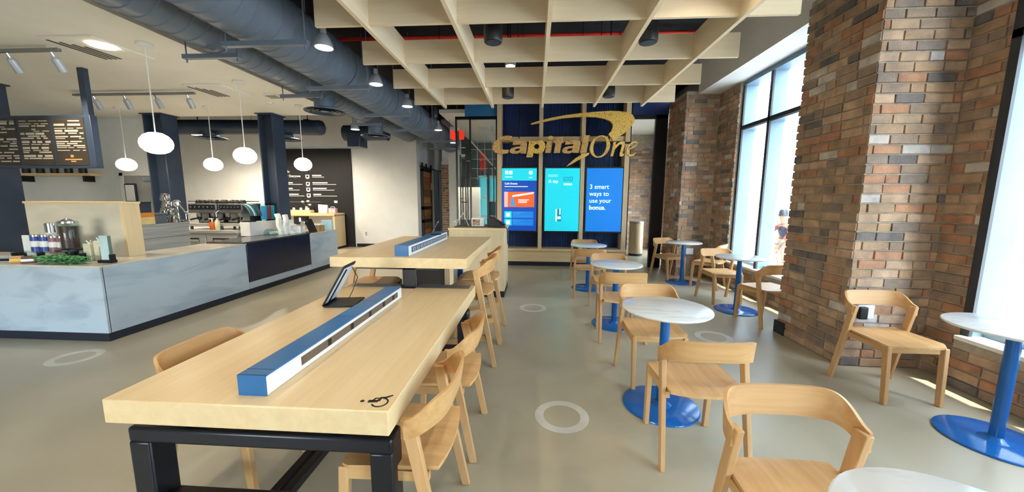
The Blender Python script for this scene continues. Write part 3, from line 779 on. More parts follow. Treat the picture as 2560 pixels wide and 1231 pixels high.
# beyond the glass doors: stair rail, mesh screen, lit display case
sr = thing('stair', 'stair flight with pale rail seen through the glass doors', 'stair', (-1.2, 9.6, 0))
ob('handrail', MB().rod((-.52, 0, 3.02), (.45, .2, 1.95), .018), LABW, sr)
ob('stringer', MB().beam((-.30, .3, 3.5), (.75, .3, 2.35), .06, .16), WHITEWALL, sr, smooth=0)
gm = MB()
for k in range(6): gm.rod((-.55+k*.2, .1, 2.0), (-.55+k*.2, .1, 3.4), .006, n=5)
for k in range(6): gm.rod((-.55, .1, 2.05+k*.25), (.5, .1, 2.05+k*.25), .006, n=5)
ob('mesh_infill', gm, LABW, sr)
struct('wall_inner', MB().box(-2.3, -.5, 12.6, 12.7, 0, 3.4), mat('grey_green_wall', (88, 98, 102), .7, rgb2=(94, 104, 108)), smooth=0)
dc = thing('display_case', 'teal lit display case behind the glass doors', 'display case', (-1.42, 10.9, 0))
ob('back_panel', MB().box(-.30, .28, .10, .14, .2, 2.2), emis('case_teal_glow', (70, 200, 214), .55), dc, smooth=0)
for z in (.2, .95, 1.5, 2.15): ob('shelf', MB().box(-.30, .28, -.14, .10, z, z+.03), LABW, dc, smooth=0)
for x in (-.33, -.02, .25): ob('post', MB().box(x, x+.05, -.16, .10, 0, 2.25), BLACKSTEEL, dc, smooth=0)
ob('figure', MB().tube([(.10, -.05, .24), (.09, -.05, .55), (.13, -.05, .72), (.22, -.05, .74), (.24, -.05, .62)], [.05, .06, .07, .06, .05], 10), LABW, dc)
ob('frame_print', MB().box(.03, .22, -.06, -.03, 1.0, 1.4), TEALW, dc, smooth=0)
ob('frame_edge', MB().box(.01, .24, -.055, -.02, .98, 1.43), LABW, dc, smooth=0)
ob('red_panel', MB().box(-.24, -.05, -.1, -.06, 2.32, 2.85), RED, dc, smooth=0)
ob('red_panel_arm', MB().box(-.20, -.18, -.08, .1, 2.2, 2.35), BLACKSTEEL, dc, smooth=0)
ds = struct('door_1', MB().box(-2.42, -1.75, 11.55, 11.6, 0, 2.16), mat('dark_brown_door', (54, 46, 46), .5, rgb2=(60, 52, 52)), smooth=0)

# barn door on the corridor wall
bd = thing('barn_door', 'sliding wooden barn door in a black frame on a rail by the corridor', 'door', (-3.50, 11.55, 0))
ob('rail', MB().box(-.02, .02, -.62, 1.9, 2.46, 2.50), BLACKSTEEL, bd, smooth=0)
for y in (-.5, -.1, .4): ob('hanger', MB().box(-.01, .03, y, y+.06, 2.36, 2.60), BLACKSTEEL, bd, smooth=0)
BARN = [mat('barn_wood_a', (168, 112, 66), .7, rgb2=(142, 92, 54), scale=(30, 2, 30)), mat('barn_wood_b', (140, 98, 64), .7, rgb2=(118, 80, 52), scale=(30, 2, 30)), mat('barn_wood_c', (186, 136, 88), .7, rgb2=(158, 112, 70), scale=(30, 2, 30))]
for k in range(11):
    z = .12+k*.205
    ob('plank', MB().box(-.02, .015+.006*(k % 3), -.46, .34, z, z+.197), BARN[(k*2+k//3) % 3], bd, smooth=0)
for y in (-.54, .34): ob('stile', MB().box(-.03, .03, y, y+.08, .02, 2.40), BLACKSTEEL, bd, smooth=0)
for z in (.02, .74, 1.15, 2.34): ob('cross_bar', MB().box(-.03, .03, -.54, .42, z, z+.1), BLACKSTEEL, bd, smooth=0)
ob('notice', MB().box(.03, .034, .28, .42, 2.0, 2.24), RED, bd, smooth=0); ob('notice_slip', MB().box(.03, .034, .30, .42, 1.78, 2.0), LABW, bd, smooth=0)
d2 = struct('door_2', MB().box(-3.62, -3.58, 12.42, 13.33, 0, 2.46), mat('grey_door', (120, 128, 136), .5, rgb2=(114, 122, 130)), smooth=0)
ob('door_frame', MB().box(-3.65, -3.53, 12.38, 12.43, 0, 2.5).box(-3.65, -3.53, 13.33, 13.38, 0, 2.5).box(-3.65, -3.53, 12.38, 13.38, 2.46, 2.52), WHITEWALL, d2, smooth=0)

# ------------------------------------------------------------------ ceiling grid of wooden baffles
cg = thing('baffle_grid', 'grid of crossing pale wood baffles hung below the black ceiling', 'ceiling grid', (0.09, 3.6, 3.0))
for y in (0.6, 1.5, 2.37, 3.26, 4.15, 5.03, 5.9):
    ob('cross_baffle', MB().box(-2.05, 2.04, y-3.6, y-3.6+.032, 0, .245), BAFFLE_X, cg, smooth=0)
for x in (-1.49, -.71, .10, .925, 1.675):
    ob('long_baffle', MB().box(x-.09-.018, x-.09+.018, -3.4, 2.46, -.028, .25), BAFFLE_Y, cg, smooth=0)
for x in (-1.6, -.3, .6, 1.7):
    for y in (-1.2, .55, 2.2): ob('hanger_rod', MB().rod((x, y+.016, .24), (x, y+.016, 1.2), .005, n=6), BLACKSTEEL, cg)

# ------------------------------------------------------------------ ducts
def duct(name, label, x, z, r, y0, y1, step=.15):
    t = thing(name, label, 'duct', (x, 0, z))
    prof = []; y = y0
    vs = MB(); n = 36; rings = []
    while y < y1:
        rings += [(y, r), (y+step*.86, r), (y+step*.9, r+.008), (y+step*.98, r+.008)]
        y += step
    rings.append((y1, r))
    v = []; f = []
    for (yy, rr) in rings: v += [(rr*math.cos(2*PI*k/n), yy, rr*math.sin(2*PI*k/n)) for k in range(n)]
    for i in range(len(rings)-1): f += [(i*n+k, i*n+(k+1) % n, (i+1)*n+(k+1) % n, (i+1)*n+k) for k in range(n)]
    f += [tuple(range(n)), tuple(range((len(rings)-1)*n, len(rings)*n))]
    vs.add(v, f)
    ob('pipe', vs, DUCT, t, smooth=.9)
    return t
def flange(t, y, r): ob('joint_band', MB().rod((0, y-.03, 0), (0, y+.03, 0), r, n=36), DUCT, t)
dm = duct('spiral_duct', 'large slate spiral duct running beside the wooden ceiling grid', -2.69, 3.25, .295, -1.0, 11.4)
for y in (1.8, 4.9, 6.4, 8.2, 10.2): flange(dm, y, .312)
d2_ = duct('spiral_duct', 'second slate spiral duct along the edge of the white ceiling', -3.38, 3.28, .27, -1.0, 9.6)
for y in (2.3, 5.2, 7.6): flange(d2_, y, .28)
# trapeze hangers
hs = [(-2.9, -2.08, 3.34, 2.925), (-2.95, -2.12, 4.66, 2.925), (-2.95, -2.1, 6.15, 2.925), (-2.95, -2.1, 7.5, 2.925), (-2.95, -2.1, 9.0, 2.925), (-3.1, -2.15, 10.3, 2.925),
      (-3.70, -3.08, 3.75, 2.985), (-3.70, -3.08, 5.2, 2.985), (-3.70, -3.08, 7.2, 2.985)]
ORD = ('nearest the viewer', 'second from the viewer', 'third from the viewer', 'fourth from the viewer', 'fifth from the viewer', 'furthest from the viewer')
for i, (a, b, y, z) in enumerate(hs):
    t = thing('duct_hanger', 'slate trapeze bar under the %s, %s' % (('large spiral duct', ORD[i]) if i < 6 else ('second spiral duct', (ORD[0], ORD[1], ORD[5])[i-6])), 'bracket', ((a+b)/2, y, z), 0, 'trapeze bars under the ducts')
    w = (b-a)/2
    ob('bar', MB().box(-w, w, -.025, .025, -.045, -.002), DUCT, t, smooth=0)
    for s in (-1, 1): ob('rod', MB().rod((s*(w-.03), 0, -.08), (s*(w-.03), 0, 4.2-z), .007, n=6), DUCT, t)
dl = thing('cross_duct', 'dark round duct running across behind the steel columns', 'duct', (-6.9, 8.5, 3.22))
ob('pipe', MB().rod((-3.2, 0, 0), (1.75, 0, -.06), .175, n=28), STEELNAVY, dl)
ob('end_cap', MB().lathe([(.175, 0), (.16, .06), (.10, .10), (.01, .12)], 28), STEELNAVY, dl, (1.75, 0, -.06), (0, PI/2, 0))
dl2 = thing('cross_duct', 'dark round duct running across behind the second spiral duct', 'duct', (-3.9, 9.0, 3.12))
ob('pipe', MB().rod((-.9, 0, 0), (.2, 0, 0), .19, n=28), STEELNAVY, dl2)
ob('take_off', MB().box(-.75, -.42, -.22, .2, -.36, 0), STEELNAVY, dl2, bev=.02)
def diffuser(label, loc, r, h):
    t = thing('air_diffuser', label, 'air diffuser', loc, 0, 'round ceiling diffusers')
    ob('neck', MB().lathe([(r*.50, .03), (r*.5, h)], 24), DUCT, t)
    ob('cone', MB().lathe([(r, 0), (r*1.0, .012), (r*.72, .035), (r*.5, .05)], 32, caps=False), DUCT, t)
    for k in (.86, .62, .38): ob('blade_ring', MB().lathe([(r*k, .0), (r*(k-.13), .028), (r*(k-.15), .028), (r*(k-.02), -.004)], 32, caps=False), STEELNAVY, t)
    ob('core', MB().lathe([(r*.22, .004), (r*.16, .02)], 24), DUCT, t)
    return t
diffuser('round slate diffuser on a neck below the second spiral duct, beside the white ceiling', (-3.36, 5.72, 2.86), .30, .30)
diffuser('round slate diffuser further along the second spiral duct', (-3.40, 7.65, 2.80), .30, .34)
diffuser('round dark diffuser under the cross duct between the two steel columns', (-7.9, 8.5, 2.93), .33, .2)
diffuser('round dark diffuser under the cross duct just past the nearer steel column', (-6.05, 8.6, 2.9), .33, .2)
pr = thing('sprinkler_pipe', 'red sprinkler pipe across the black ceiling above the baffles', 'pipe', (-.9, 6.05, 4.08))
ob('pipe', MB().rod((-2.6, 0, 0), (3.6, .05, 0), .028, n=12), RED, pr)
for x in (-1.8, .2, 2.2): ob('drop', MB().rod((x, 0, 0), (x, 0, -.35), .014, n=8), RED, pr)
for i, (y, z) in enumerate(((4.6, 4.1), (5.2, 4.05), (7.0, 4.1))):
    tag(ob('conduit', MB().rod((-3.2, y, z), (2.98, y, z), .02, n=8), mat('grey_conduit', (58, 58, 64), .5) if i == 0 else bpy.data.materials['grey_conduit']), ('dark conduit run under the black ceiling, nearest the viewer', 'dark conduit run under the black ceiling, between two others', 'dark conduit run under the black ceiling, nearest the gold sign')[i], 'conduit', 'conduits under the black ceiling')

# ------------------------------------------------------------------ lamps
def spot(parent, loc, e, ang=120, col=(1.0, 0.87, 0.68), r=.04, rot=(0, 0, 0)):
    d = bpy.data.lights.new('lamp_light', 'SPOT'); d.energy = e; d.spot_size = math.radians(ang); d.spot_blend = .7; d.color = col; d.shadow_soft_size = r
    o = bpy.data.objects.new('lamp_light', d); COL.objects.link(o); o.parent = parent; o.location = loc; o.rotation_euler = rot
    return o
def bell(label, loc, e=36, top=4.2, ang=120):
    t = thing('bell_pendant', label, 'pendant lamp', loc, 0, 'aluminium bell pendants')
    ob('shade', MB().lathe([(.089, 0), (.090, .005), (.083, .042), (.070, .084), (.048, .120), (.030, .137), (.028, .137), (.045, .118), (.067, .084), (.08, .042), (.086, .004)], 32, caps=False), SHADE, t)
    ob('socket_cap', MB().lathe([(.030, .13), (.030, .185), (.024, .205), (.008, .21)], 20), SHADE, t)
    ob('lens', MB().lathe([(.084, .010), (.04, .013)], 32), LAMPGLOW, t)
    ob('cord', MB().rod((0, 0, .205), (0, 0, top-loc[2]), .004, n=6), BLACKPLASTIC, t)
    spot(t, (0, 0, -.02), e, ang)
    return t
bell('aluminium bell pendant beside the large duct, nearest the viewer', (-2.20, 3.80, 3.04))
bell('aluminium bell pendant beside the large duct, second from the viewer', (-2.19, 5.0, 3.04))
bell('aluminium bell pendant beside the large duct, third from the viewer', (-2.18, 6.18, 3.04))
bell('aluminium bell pendant under a black speaker near the exit sign', (-2.22, 8.28, 3.04))
bell('aluminium bell pendant just behind the red exit sign', (-2.27, 10.0, 3.02))
bell('aluminium bell pendant before the white back wall, under the second duct', (-3.80, 7.55, 2.93), 60, 4.2, 150)
bell('aluminium bell pendant hanging just left of the steel column by the globe lamp', (-7.25, 9.0, 3.22), 260, 4.2, 165)
bell('aluminium bell pendant above the black menu wall, beside a black speaker', (-6.0, 9.0, 3.22), 260, 4.2, 165)
fl0 = thing('flush_downlight', 'flush round downlight under the cross duct beside the first steel column', 'downlight', (-8.6, 8.9, 3.08))
ob('housing', MB().lathe([(.16, 0), (.17, .03), (.10, .09)], 28), SHADE, fl0); ob('lens', MB().lathe([(.15, -.003), (.02, -.004)], 28), LAMPGLOW, fl0)
ob('stem', MB().rod((0, 0, .09), (0, 0, 1.12), .012, n=8), BLACKSTEEL, fl0); spot(fl0, (0, 0, -.02), 300, 165)
for y in (2.6, 1.4, 0.2, -1.2, -2.6):  # bell row carried on out of view, added for the light it gives
    bell('added aluminium bell pendant, unseen above and behind the viewer, for room light', (-2.2, y, 3.04))
def can(label, loc, r=.088, h=.2, lit=False, e=0, group='black ceiling speakers', rodz=4.2):
    t = thing('cylinder_speaker' if not lit else 'cylinder_downlight', label, 'speaker' if not lit else 'downlight', loc, 0, group)
    m = BLACKPLASTIC if not lit else SHADE
    ob('housing', MB().lathe([(r*.92, .0), (r, .012), (r*1.02, h*.5), (r*.96, h), (r*.3, h+.02)], 28), m, t)
    ob('face', MB().lathe([(r*.84, -.003), (r*.3, -.001)], 28), LAMPGLOW if lit else mat('speaker_grille', (52, 58, 66), .6) if 'speaker_grille' not in bpy.data.materials else (LAMPGLOW if lit else bpy.data.materials['speaker_grille']), t)
    ob('stem', MB().rod((0, 0, h), (0, 0, rodz-loc[2]), .008, n=8), BLACKSTEEL, t)
    if lit: spot(t, (0, 0, -.02), e, 110)
    return t
can('black cylinder speaker in the near row of the baffle grid, closer to the duct', (-.42, 3.62, 2.98))
can('black cylinder speaker in the near row of the baffle grid, closer to the windows', (1.055, 3.70, 2.98))
can('black cylinder speaker in the far row of the baffle grid, above the gold swoosh start', (-.42, 5.50, 2.98))
can('black cylinder speaker in the far row of the baffle grid, above the gold swoosh head', (1.05, 5.52, 2.98))
can('black cylinder speaker above the bell pendant near the exit sign', (-2.24, 8.0, 3.25), .09, .22)
can('black cylinder speaker above the black menu wall', (-5.5, 8.6, 3.1), .10, .26)
can('lit silver cylinder downlight above the middle of the baffle grid', (-.36, 5.15, 3.30), .075, .11, True, 38, 'silver downlights above the grid')
for i, (x, y) in enumerate(((-1.1, 1.9), (.5, 1.9), (1.3, 2.8), (.5, .3), (-1.1, .3), (.5, -1.2))):  # extra downlights out of view, added to brighten the room
    can('added silver cylinder downlight above the baffle grid, unseen over the viewer, for room light', (x, y, 3.5), .075, .11, True, 38, 'silver downlights above the grid')
def globe(label, loc, e=26):
    t = thing('globe_pendant', label, 'pendant lamp', loc, 0, 'opal globe pendants')
    ob('globe', MB().lathe([(.015, .116), (.06, .108), (.105, .080), (.135, .036), (.143, -.005), (.134, -.048), (.102, -.088), (.055, -.111), (.01, -.117)], 36), GLOBE, t, smooth=3)
    ob('cord', MB().rod((0, 0, .12), (0, 0, 3.12-loc[2]), .006, n=6), LABW, t)
    ob('canopy', MB().lathe([(.075, 3.09-loc[2]), (.07, 3.118-loc[2])], 24), LABW, t)
    return t
GX = [-4.17, -5.89, -7.58]
globe('opal globe pendant nearest the viewer, largest in the photo', (-4.17, 3.79, 2.09))
globe('opal globe pendant over the counter, just before the steel column', (-4.18, 5.02, 2.10))
globe('opal globe pendant in front of the black menu wall', (-4.18, 6.32, 2.10))
globe('opal globe pendant between the two steel columns', (-5.89, 6.32, 2.10))
globe('opal globe pendant in front of the kitchen wall door', (-7.60, 6.32, 2.10))
ex = thing('exit_sign', 'red and white two sided exit sign hanging below the black ceiling', 'sign', (-2.0, 9.2, 2.97))
ob('face', MB().add([(-.15,0,.04),(-.03,.12,0),(-.03,.12,.2),(-.15,0,.24),(-.14,.01,.04),(-.02,.13,0),(-.02,.13,.2),(-.14,.01,.24)],[(0,1,2,3),(7,6,5,4),(0,4,5,1),(1,5,6,2),(2,6,7,3),(3,7,4,0)]), REDGLOW, ex, smooth=0)
ob('face', MB().add([(.04,.12,.02),(.18,.02,.02),(.18,.02,.24),(.04,.12,.26),(.05,.13,.02),(.19,.03,.02),(.19,.03,.24),(.05,.13,.26)],[(0,1,2,3),(7,6,5,4),(0,4,5,1),(1,5,6,2),(2,6,7,3),(3,7,4,0)]), REDGLOW, ex, smooth=0)
ob('housing', MB().box(-.18, .04, .0, .14, .24, .33), LABW, ex, bev=.01)
ob('stem', MB().rod((0, .07, .3), (0, .07, 1.22), .008, n=8), LABW, ex)
ob('edge_frame', MB().box(-.165, -.15, -.005, .012, .02, .26), LABW, ex, smooth=0)
# ------------------------------------------------------------------ steel columns of the kitchen
def hcolumn(label, x0, x1, y0, y1, h):
    t = thing('steel_column', label, 'column', ((x0+x1)/2, (y0+y1)/2, 0), 0, 'navy steel columns')
    w, d = (x1-x0)/2, (y1-y0)/2
    for s in (-1, 1): ob('flange', MB().box(s*w-s*.022, s*w, -d, d, 0, h), STEELNAVY, t, bev=.002)
    ob('web', MB().box(-w+.02, w-.02, -.012, .012, 0, h), STEELNAVY, t, smooth=0)
    ob('top_plate', MB().box(-w-.03, w+.03, -d-.03, d+.03, h-.02, h), STEELNAVY, t, smooth=0)
    return t
hcolumn('navy steel column rising behind the pale splash box of the coffee bar', -5.38, -5.08, 6.84, 7.16, 3.12)
hcolumn('navy steel column between the large globe pendant and the espresso machines', -7.66, -7.26, 6.75, 7.06, 3.12)
hcolumn('navy steel column beside the hanging menu board', -8.25, -7.75, 4.62, 5.0, 3.12)

# ------------------------------------------------------------------ coffee bar counter
cb = thing('coffee_bar', 'long marble clad coffee bar counter with dark base and navy panel', 'counter', (-4.42, 3.30, 0))
ob('front_cladding', MB().box(-.03, 0, .02, 1.86, .085, .78), COUNTERSTONE, cb, bev=.002)
ob('front_cladding', MB().box(-.03, 0, 1.864, 3.44, .085, .19), COUNTERSTONE, cb, smooth=0)
ob('front_cladding', MB().box(-.03, 0, 3.424, 4.40, .085, .78), COUNTERSTONE, cb, bev=.002)
for a, b in ((-1.25, 0), (-2.5, -1.254), (-3.75, -2.504)): ob('side_cladding', MB().box(a, b, 0, .03, .085, .78), COUNTERSTONE, cb, bev=.002)
ob('carcass', MB().box(-.62, -.031, .031, 4.39, .02, .776)  .box(-3.75, -.62, .031, .75, .02, .776), WHITELAM, cb, smooth=0)
ob('end_cladding', MB().box(-.62, -.03, 4.39, 4.405, .085, .78), COUNTERSTONE, cb, smooth=0)
ob('worktop', MB().box(-.64, .006, -.006, 4.41, .78, .80).box(-3.75, -.64, -.006, .78, .78, .80), COUNTERTOP, cb, bev=.003)
ob('plinth', MB().box(-.03, .004, -.004, 4.40, 0, .085).box(-3.75, -.03, -.004, .03, 0, .085), KICK, cb, smooth=0)
ob('navy_panel', MB().box(-.03, .008, 1.868, 3.42, .19, .80), NAVYGLOSS, cb, bev=.004)
ob('navy_top', MB().box(-.60, .02, 1.82, 3.44, .80, .824), mat('dark_stone_top', (62, 62, 64), .2, rgb2=(72, 72, 74), scale=(6, 6, 6)), cb, bev=.003)

pt = thing('counter_partition', 'tall pale stone screen with a wood end standing on the bar', 'partition', (-5.4, 3.95, .8005))
ob('stone_face', MB().box(-.62, .585, -.08, .06, 0, .62), mat('beige_stone_panel', (216, 206, 188), .35, rgb2=(202, 192, 174), scale=(2, 2, 5), detail=8), pt, bev=.002)
ob('wood_end', MB().box(.585, .625, -.08, .10, 0, .62), MAPLE_Z, pt, bev=.002)
ob('top_cap', MB().box(-.63, .63, -.09, .11, .62, .645), MAPLE_X, pt, bev=.002)

# ------------------------------------------------------------------ menu board hung from the ceiling
mb = thing('menu_board', 'dark three panel menu board hung over the bar from a black pole', 'menu board', (-6.42, 4.39, 1.875))
ob('case', MB().box(-.80, .72, 0, .08, 0, .665), STEELNAVY, mb, bev=.004)
MENU = mat('menu_slate_brown', (52, 46, 38), .5, rgb2=(62, 55, 46), scale=(4, 4, 4))
CHALK = mat('menu_chalk_print', (176, 170, 156), .6)
r = random.Random(3)
for k, (a, b) in enumerate(((-.76, -.33), (-.30, .15), (.19, .63))):
    p = ob('menu_panel', MB().box(a, b, -.006, 0, .035, .63), MENU, mb, smooth=0)
    ln = MB(); z = .60
    lim = .22 if k == 2 else .09
    while z > lim:
        h = r.choice((.010, .016, .026)); x = a+.02
        while x < b-.06:
            w = r.uniform(.05, .19)
            if r.random() < .9: ln.box(x, min(x+w, b-.02), -.0075, -.006, z-h, z)
            x += w+r.uniform(.015, .05)
        z -= h+r.choice((.010, .014, .026))
    ob('menu_print', ln, CHALK, p, smooth=0)
    if k == 2:
        ob('ochre_mark', MB().box(.385, .425, -.0075, -.006, .135, .165).box(.30, .54, -.0075, -.006, .10, .115).box(.38, .45, -.0075, -.006, .075, .09), mat('menu_ochre_print', (196, 150, 90), .6), p, smooth=0)
ob('pole', MB().box(.70+.12-.0, .70+.20, .0, .08, .665, 1.245) if False else MB().box(.62, .70, .01, .07, .66, 1.245), STEELNAVY, mb, smooth=0)
ob('pole', MB().box(-.7, -.62, .01, .07, .66, 1.245), STEELNAVY, mb, smooth=0)

# shelf with canisters and door on the kitchen wall
sh = thing('wall_shelf', 'thin pale wood wall shelf below the hanging menu board', 'shelf', (-9.98, 6.95, 1.93))
ob('board', MB().box(-.9, .9, -.1, .12, 0, .05), MAPLE_X, sh, bev=.003)
for s in (-.7, .7): ob('bracket', MB().box(s-.02, s+.02, -.06, .12, -.12, 0), BLACKSTEEL, sh, smooth=0)
cn = thing('canister', 'small black canister in a row on the thin wall shelf', 'canister', (-10.6, 6.93, 1.981), 0, 'black canisters on the wall shelf')
ob('body', MB().lathe([(.055, 0), (.062, .01), (.062, .10), (.05, .115)], 18), BLACKPLASTIC, cn)
ob('lid', MB().lathe([(.05, .115), (.048, .13), (.012, .135), (.012, .15)], 18), BLACKSTEEL, cn)
cn['label'] = 'small black canister on the wall shelf, furthest from the black pole'
for k in range(1, 5): dup(cn, (-10.6+.32*k, 6.93, 1.981), label='small black canister on the wall shelf, '+('second from its far end', 'in the middle of five', 'fourth from its far end', 'nearest the kitchen door')[k-1])
d3 = struct('door_3', MB().box(-8.58, -7.92, 7.05, 7.08, 0, 1.94), mat('grey_kitchen_door', (150, 150, 148), .5, rgb2=(144, 144, 142)), smooth=0)
ob('door_frame', MB().box(-8.66, -8.58, 7.03, 7.08, 0, 2.0).box(-7.92, -7.84, 7.03, 7.08, 0, 2.0).box(-8.66, -7.84, 7.03, 7.08, 1.94, 2.02), WHITELAM, d3, smooth=0)
ob('door_closer', MB().box(-8.1, -7.93, 7.0, 7.05, 1.84, 1.92), CHROME, d3, smooth=0)
nt_ = thing('clipboard', 'white notice in a dark rounded frame on the kitchen door', 'notice', (-8.43, 7.03, 1.42))
ob('frame', MB().box(-.13, .13, -.02, .015, -.03, .36), KICK, nt_, bev=.03)
ob('sheet', MB().box(-.10, .10, -.024, -.02, 0, .33), LABW, nt_, smooth=0)

# ------------------------------------------------------------------ stainless units behind the bar
su = thing('stainless_unit', 'stainless steel unit behind the pale stone screen', 'worktop', (-5.6, 4.72, 0))
ob('body', MB().box(-.35, .33, -.42, .40, 0, 1.10), STAINLESS, su, bev=.003)
ob('top', MB().box(-.36, .34, -.43, .41, 1.10, 1.13), STAINLESS, su, bev=.003)
ob('seam', MB().box(.329, .3315, -.42, .40, .93, .935), BLACKSTEEL, su, smooth=0)
bk = thing('undercounter_fridge', 'steel back bar fridge below the espresso machines', 'fridge', (-5.95, 6.22, 0))
ob('body', MB().box(-.95, .74, -.30, .34, 0, .88), STAINLESS, bk, smooth=0)
ob('top', MB().box(-.97, .755, -.34, .36, .88, .93), STAINLESS, bk, bev=.004)
for a, b in ((-.93, -.39), (-.37, .17), (.19, .73)):
    d = ob('door', MB().box(a, b, -.325, -.30, .12, .84), STAINLESS, bk, bev=.004)
    ob('handle', MB().box(a+.12, b-.12, -.335, -.325, .72, .79), BLACKPLASTIC, d, smooth=0)
    ob('handle_lip', MB().box(a+.14, b-.12, -.337, -.334, .72, .765), STAINLESS, d, smooth=0)
def espresso(label, x, w):
    t = thing('espresso_machine', label, 'espresso machine', (x, 6.26, .931), 0, 'two black espresso machines')
    w /= 2
    for a, b in ((-w+.03, -.2), (.2, w-.03)):
        for x_ in (-w+.05, w-.05): pass
    for x_ in (-w+.04, w-.04):
        for y_ in (-.2, .2): ob('foot', MB().rod((x_, y_, 0), (x_, y_, .06), .022, n=10), BLACKPLASTIC, t)
    ob('drip_tray', MB().box(-w, w, -.27, .22, .06, .11), STAINLESS, t, bev=.004)
    ob('back_body', MB().box(-w, w, -.02, .24, .11, .40), BLACKPLASTIC, t, bev=.01)
    ob('top_body', MB().box(-w, w, -.20, .24, .29, .46), mat('machine_grey', (96, 96, 96), .3, metal=.5, rgb2=(112, 112, 112)) if 'machine_grey' not in bpy.data.materials else bpy.data.materials['machine_grey'], t, bev=.012)
    ob('control_panel', MB().box(-w+.03, w-.03, -.207, -.2, .36, .44), BLACKPLASTIC, t, smooth=0)
    for k in range(6): ob('button', MB().rod((-w+.07+k*(2*w-.14)/5, -.214, .40), (-w+.07+k*(2*w-.14)/5, -.205, .40), .014, n=10), CHROME, t)
    for s in (-.5, .5):
        ob('group_head', MB().lathe([(.032, .22), (.040, .24), (.040, .30)], 18, (s*w, -.13, 0)), CHROME, t)
        ob('portafilter', MB().lathe([(.02, .16), (.036, .185), (.036, .22)], 18, (s*w, -.13, 0)).rod((s*w, -.16, .20), (s*w, -.30, .18), .014, .017, 10), BLACKPLASTIC, t)
        ob('pitcher_panel', MB().box(s*w-.09, s*w+.09, -.035, -.022, .12, .28), STAINLESS, t, smooth=0)
    for s in (-1, 1): ob('steam_wand', MB().tube([(s*(w-.02), -.20, .34), (s*(w+.0), -.25, .30), (s*(w-.01), -.26, .14)], .007, 6), CHROME, t)
    ob('top_rail', MB().tube([(-w+.01, -.19, .50), (w-.01, -.19, .50), (w-.01, .22, .50), (-w+.01, .22, .50)], .007, 6, True), CHROME, t)
    return t
espresso('black espresso machine nearer the steel pitchers, cups stacked on top', -5.95, .54)
espresso('black espresso machine nearer the pale splash box, cups stacked on top', -5.42, .46)
cup = thing('espresso_cup', 'dark cup turned over on the espresso machine nearer the steel pitchers', 'cup', (-6.14, 6.20, 1.392), 0, 'cups on the espresso machines')
ob('bowl', MB().lathe([(.048, 0), (.045, .04), (.03, .062), (.02, .066)], 18), BLACKPLASTIC, cup)
ob('handle', MB().tube([(.044, 0, .045), (.066, 0, .042), (.068, 0, .022), (.046, 0, .015)], .005, 6), BLACKPLASTIC, cup)
for k, (x, y) in enumerate(((-6.03, 6.18), (-5.92, 6.22), (-5.81, 6.18), (-5.74, 6.28), (-6.08, 6.34), (-5.93, 6.35), (-5.60, 6.18), (-5.50, 6.21), (-5.39, 6.18), (-5.28, 6.20), (-5.42, 6.34))):
    dup(cup, (x, y, 1.392), k*.9, 'dark cup turned over on the espresso machine nearer the pale splash box' if k > 5 else None)
gr = thing('coffee_grinder', 'orange can and cream pump bottle between the espresso machines', 'bottle', (-5.665, 5.935, .931))
ob('can', MB().lathe([(.042, 0), (.044, .01), (.044, .13), (.04, .14)], 18), mat('orange_can', (206, 96, 34), .4, rgb2=(190, 86, 30)), gr)
ob('pump', MB().rod((.0, 0, .14), (0, 0, .19), .012).box(-.055, .02, -.012, .012, .19, .205), LABW, gr, smooth=0)
bt = thing('syrup_bottle', 'cream labelled syrup bottle beside the orange can', 'bottle', (-5.57, 5.935, .931))
ob('body', MB().lathe([(.036, 0), (.038, .01), (.038, .14), (.015, .18), (.015, .21)], 16), mat('cream_label', (214, 204, 170), .5, rgb2=(200, 190, 156)), bt)
ob('cap', MB().lathe([(.018, .21), (.017, .235)], 14), BLACKPLASTIC, bt)
# things on the stainless unit
gb = thing('pastry_case', 'small dark glass case standing on an orange and cream crate', 'display case', (-5.37, 4.50, 1.291))
ob('case', MB().box(-.12, .12, -.10, .10, 0, .14), mat('smoked_glass_box', (52, 58, 66), .12, rgb2=(60, 66, 76)), gb, bev=.006)
ob('frame', MB().box(-.125, .125, -.105, -.10, .13, .145).box(-.125, .125, -.105, -.1, 0, .012).box(.12, .125, -.105, .1, .13, .145), BLACKPLASTIC, gb, smooth=0)
ob('tray', MB().box(-.07, .09, -.104, -.10, .04, .07), STAINLESS, gb, smooth=0)
cr_ = thing('crate', 'orange topped cream crate below the dark glass case', 'crate', (-5.37, 4.50, 1.131))
ob('body', MB().box(-.13, .13, -.12, .12, 0, .10), mat('cream_crate', (216, 188, 130), .6, rgb2=(200, 172, 116)), cr_, bev=.004)
ob('lid', MB().box(-.13, .13, -.12, .12, .10, .16), mat('orange_crate', (206, 128, 40), .6, rgb2=(194, 118, 36)), cr_, bev=.004)
gy = tag(ob('grey_bin', MB().box(-.07, .07, -.09, .09, 0, .12).box(-.08, .08, -.1, .1, .12, .145), mat('grey_plastic', (84, 88, 92), .5, rgb2=(90, 94, 98)), None, (-5.36, 4.74, 1.131), bev=.006), 'grey lidded bin beside the steel pitchers', 'bin')
pit = thing('milk_pitcher', 'polished steel milk pitcher in the stack by the grey bin', 'pitcher', (-5.42, 4.92, 1.131), 0, 'stacked steel milk pitchers')
ob('body', MB().lathe([(.05, 0), (.058, .01), (.05, .06), (.040, .09), (.046, .105)], 20), CHROME, pit)
ob('handle', MB().tube([(.04, 0, .09), (.085, 0, .085), (.085, 0, .035), (.054, 0, .025)], .006, 6), CHROME, pit)
for x, y, z in ((-5.31, 4.95, 0), (-5.42, 4.92, .107), (-5.34, 4.94, .107), (-5.39, 4.93, .214), (-5.31, 4.95, .214) if False else (-5.40, 4.93, .32)): dup(pit, (x, y, 1.131+z), x*7)
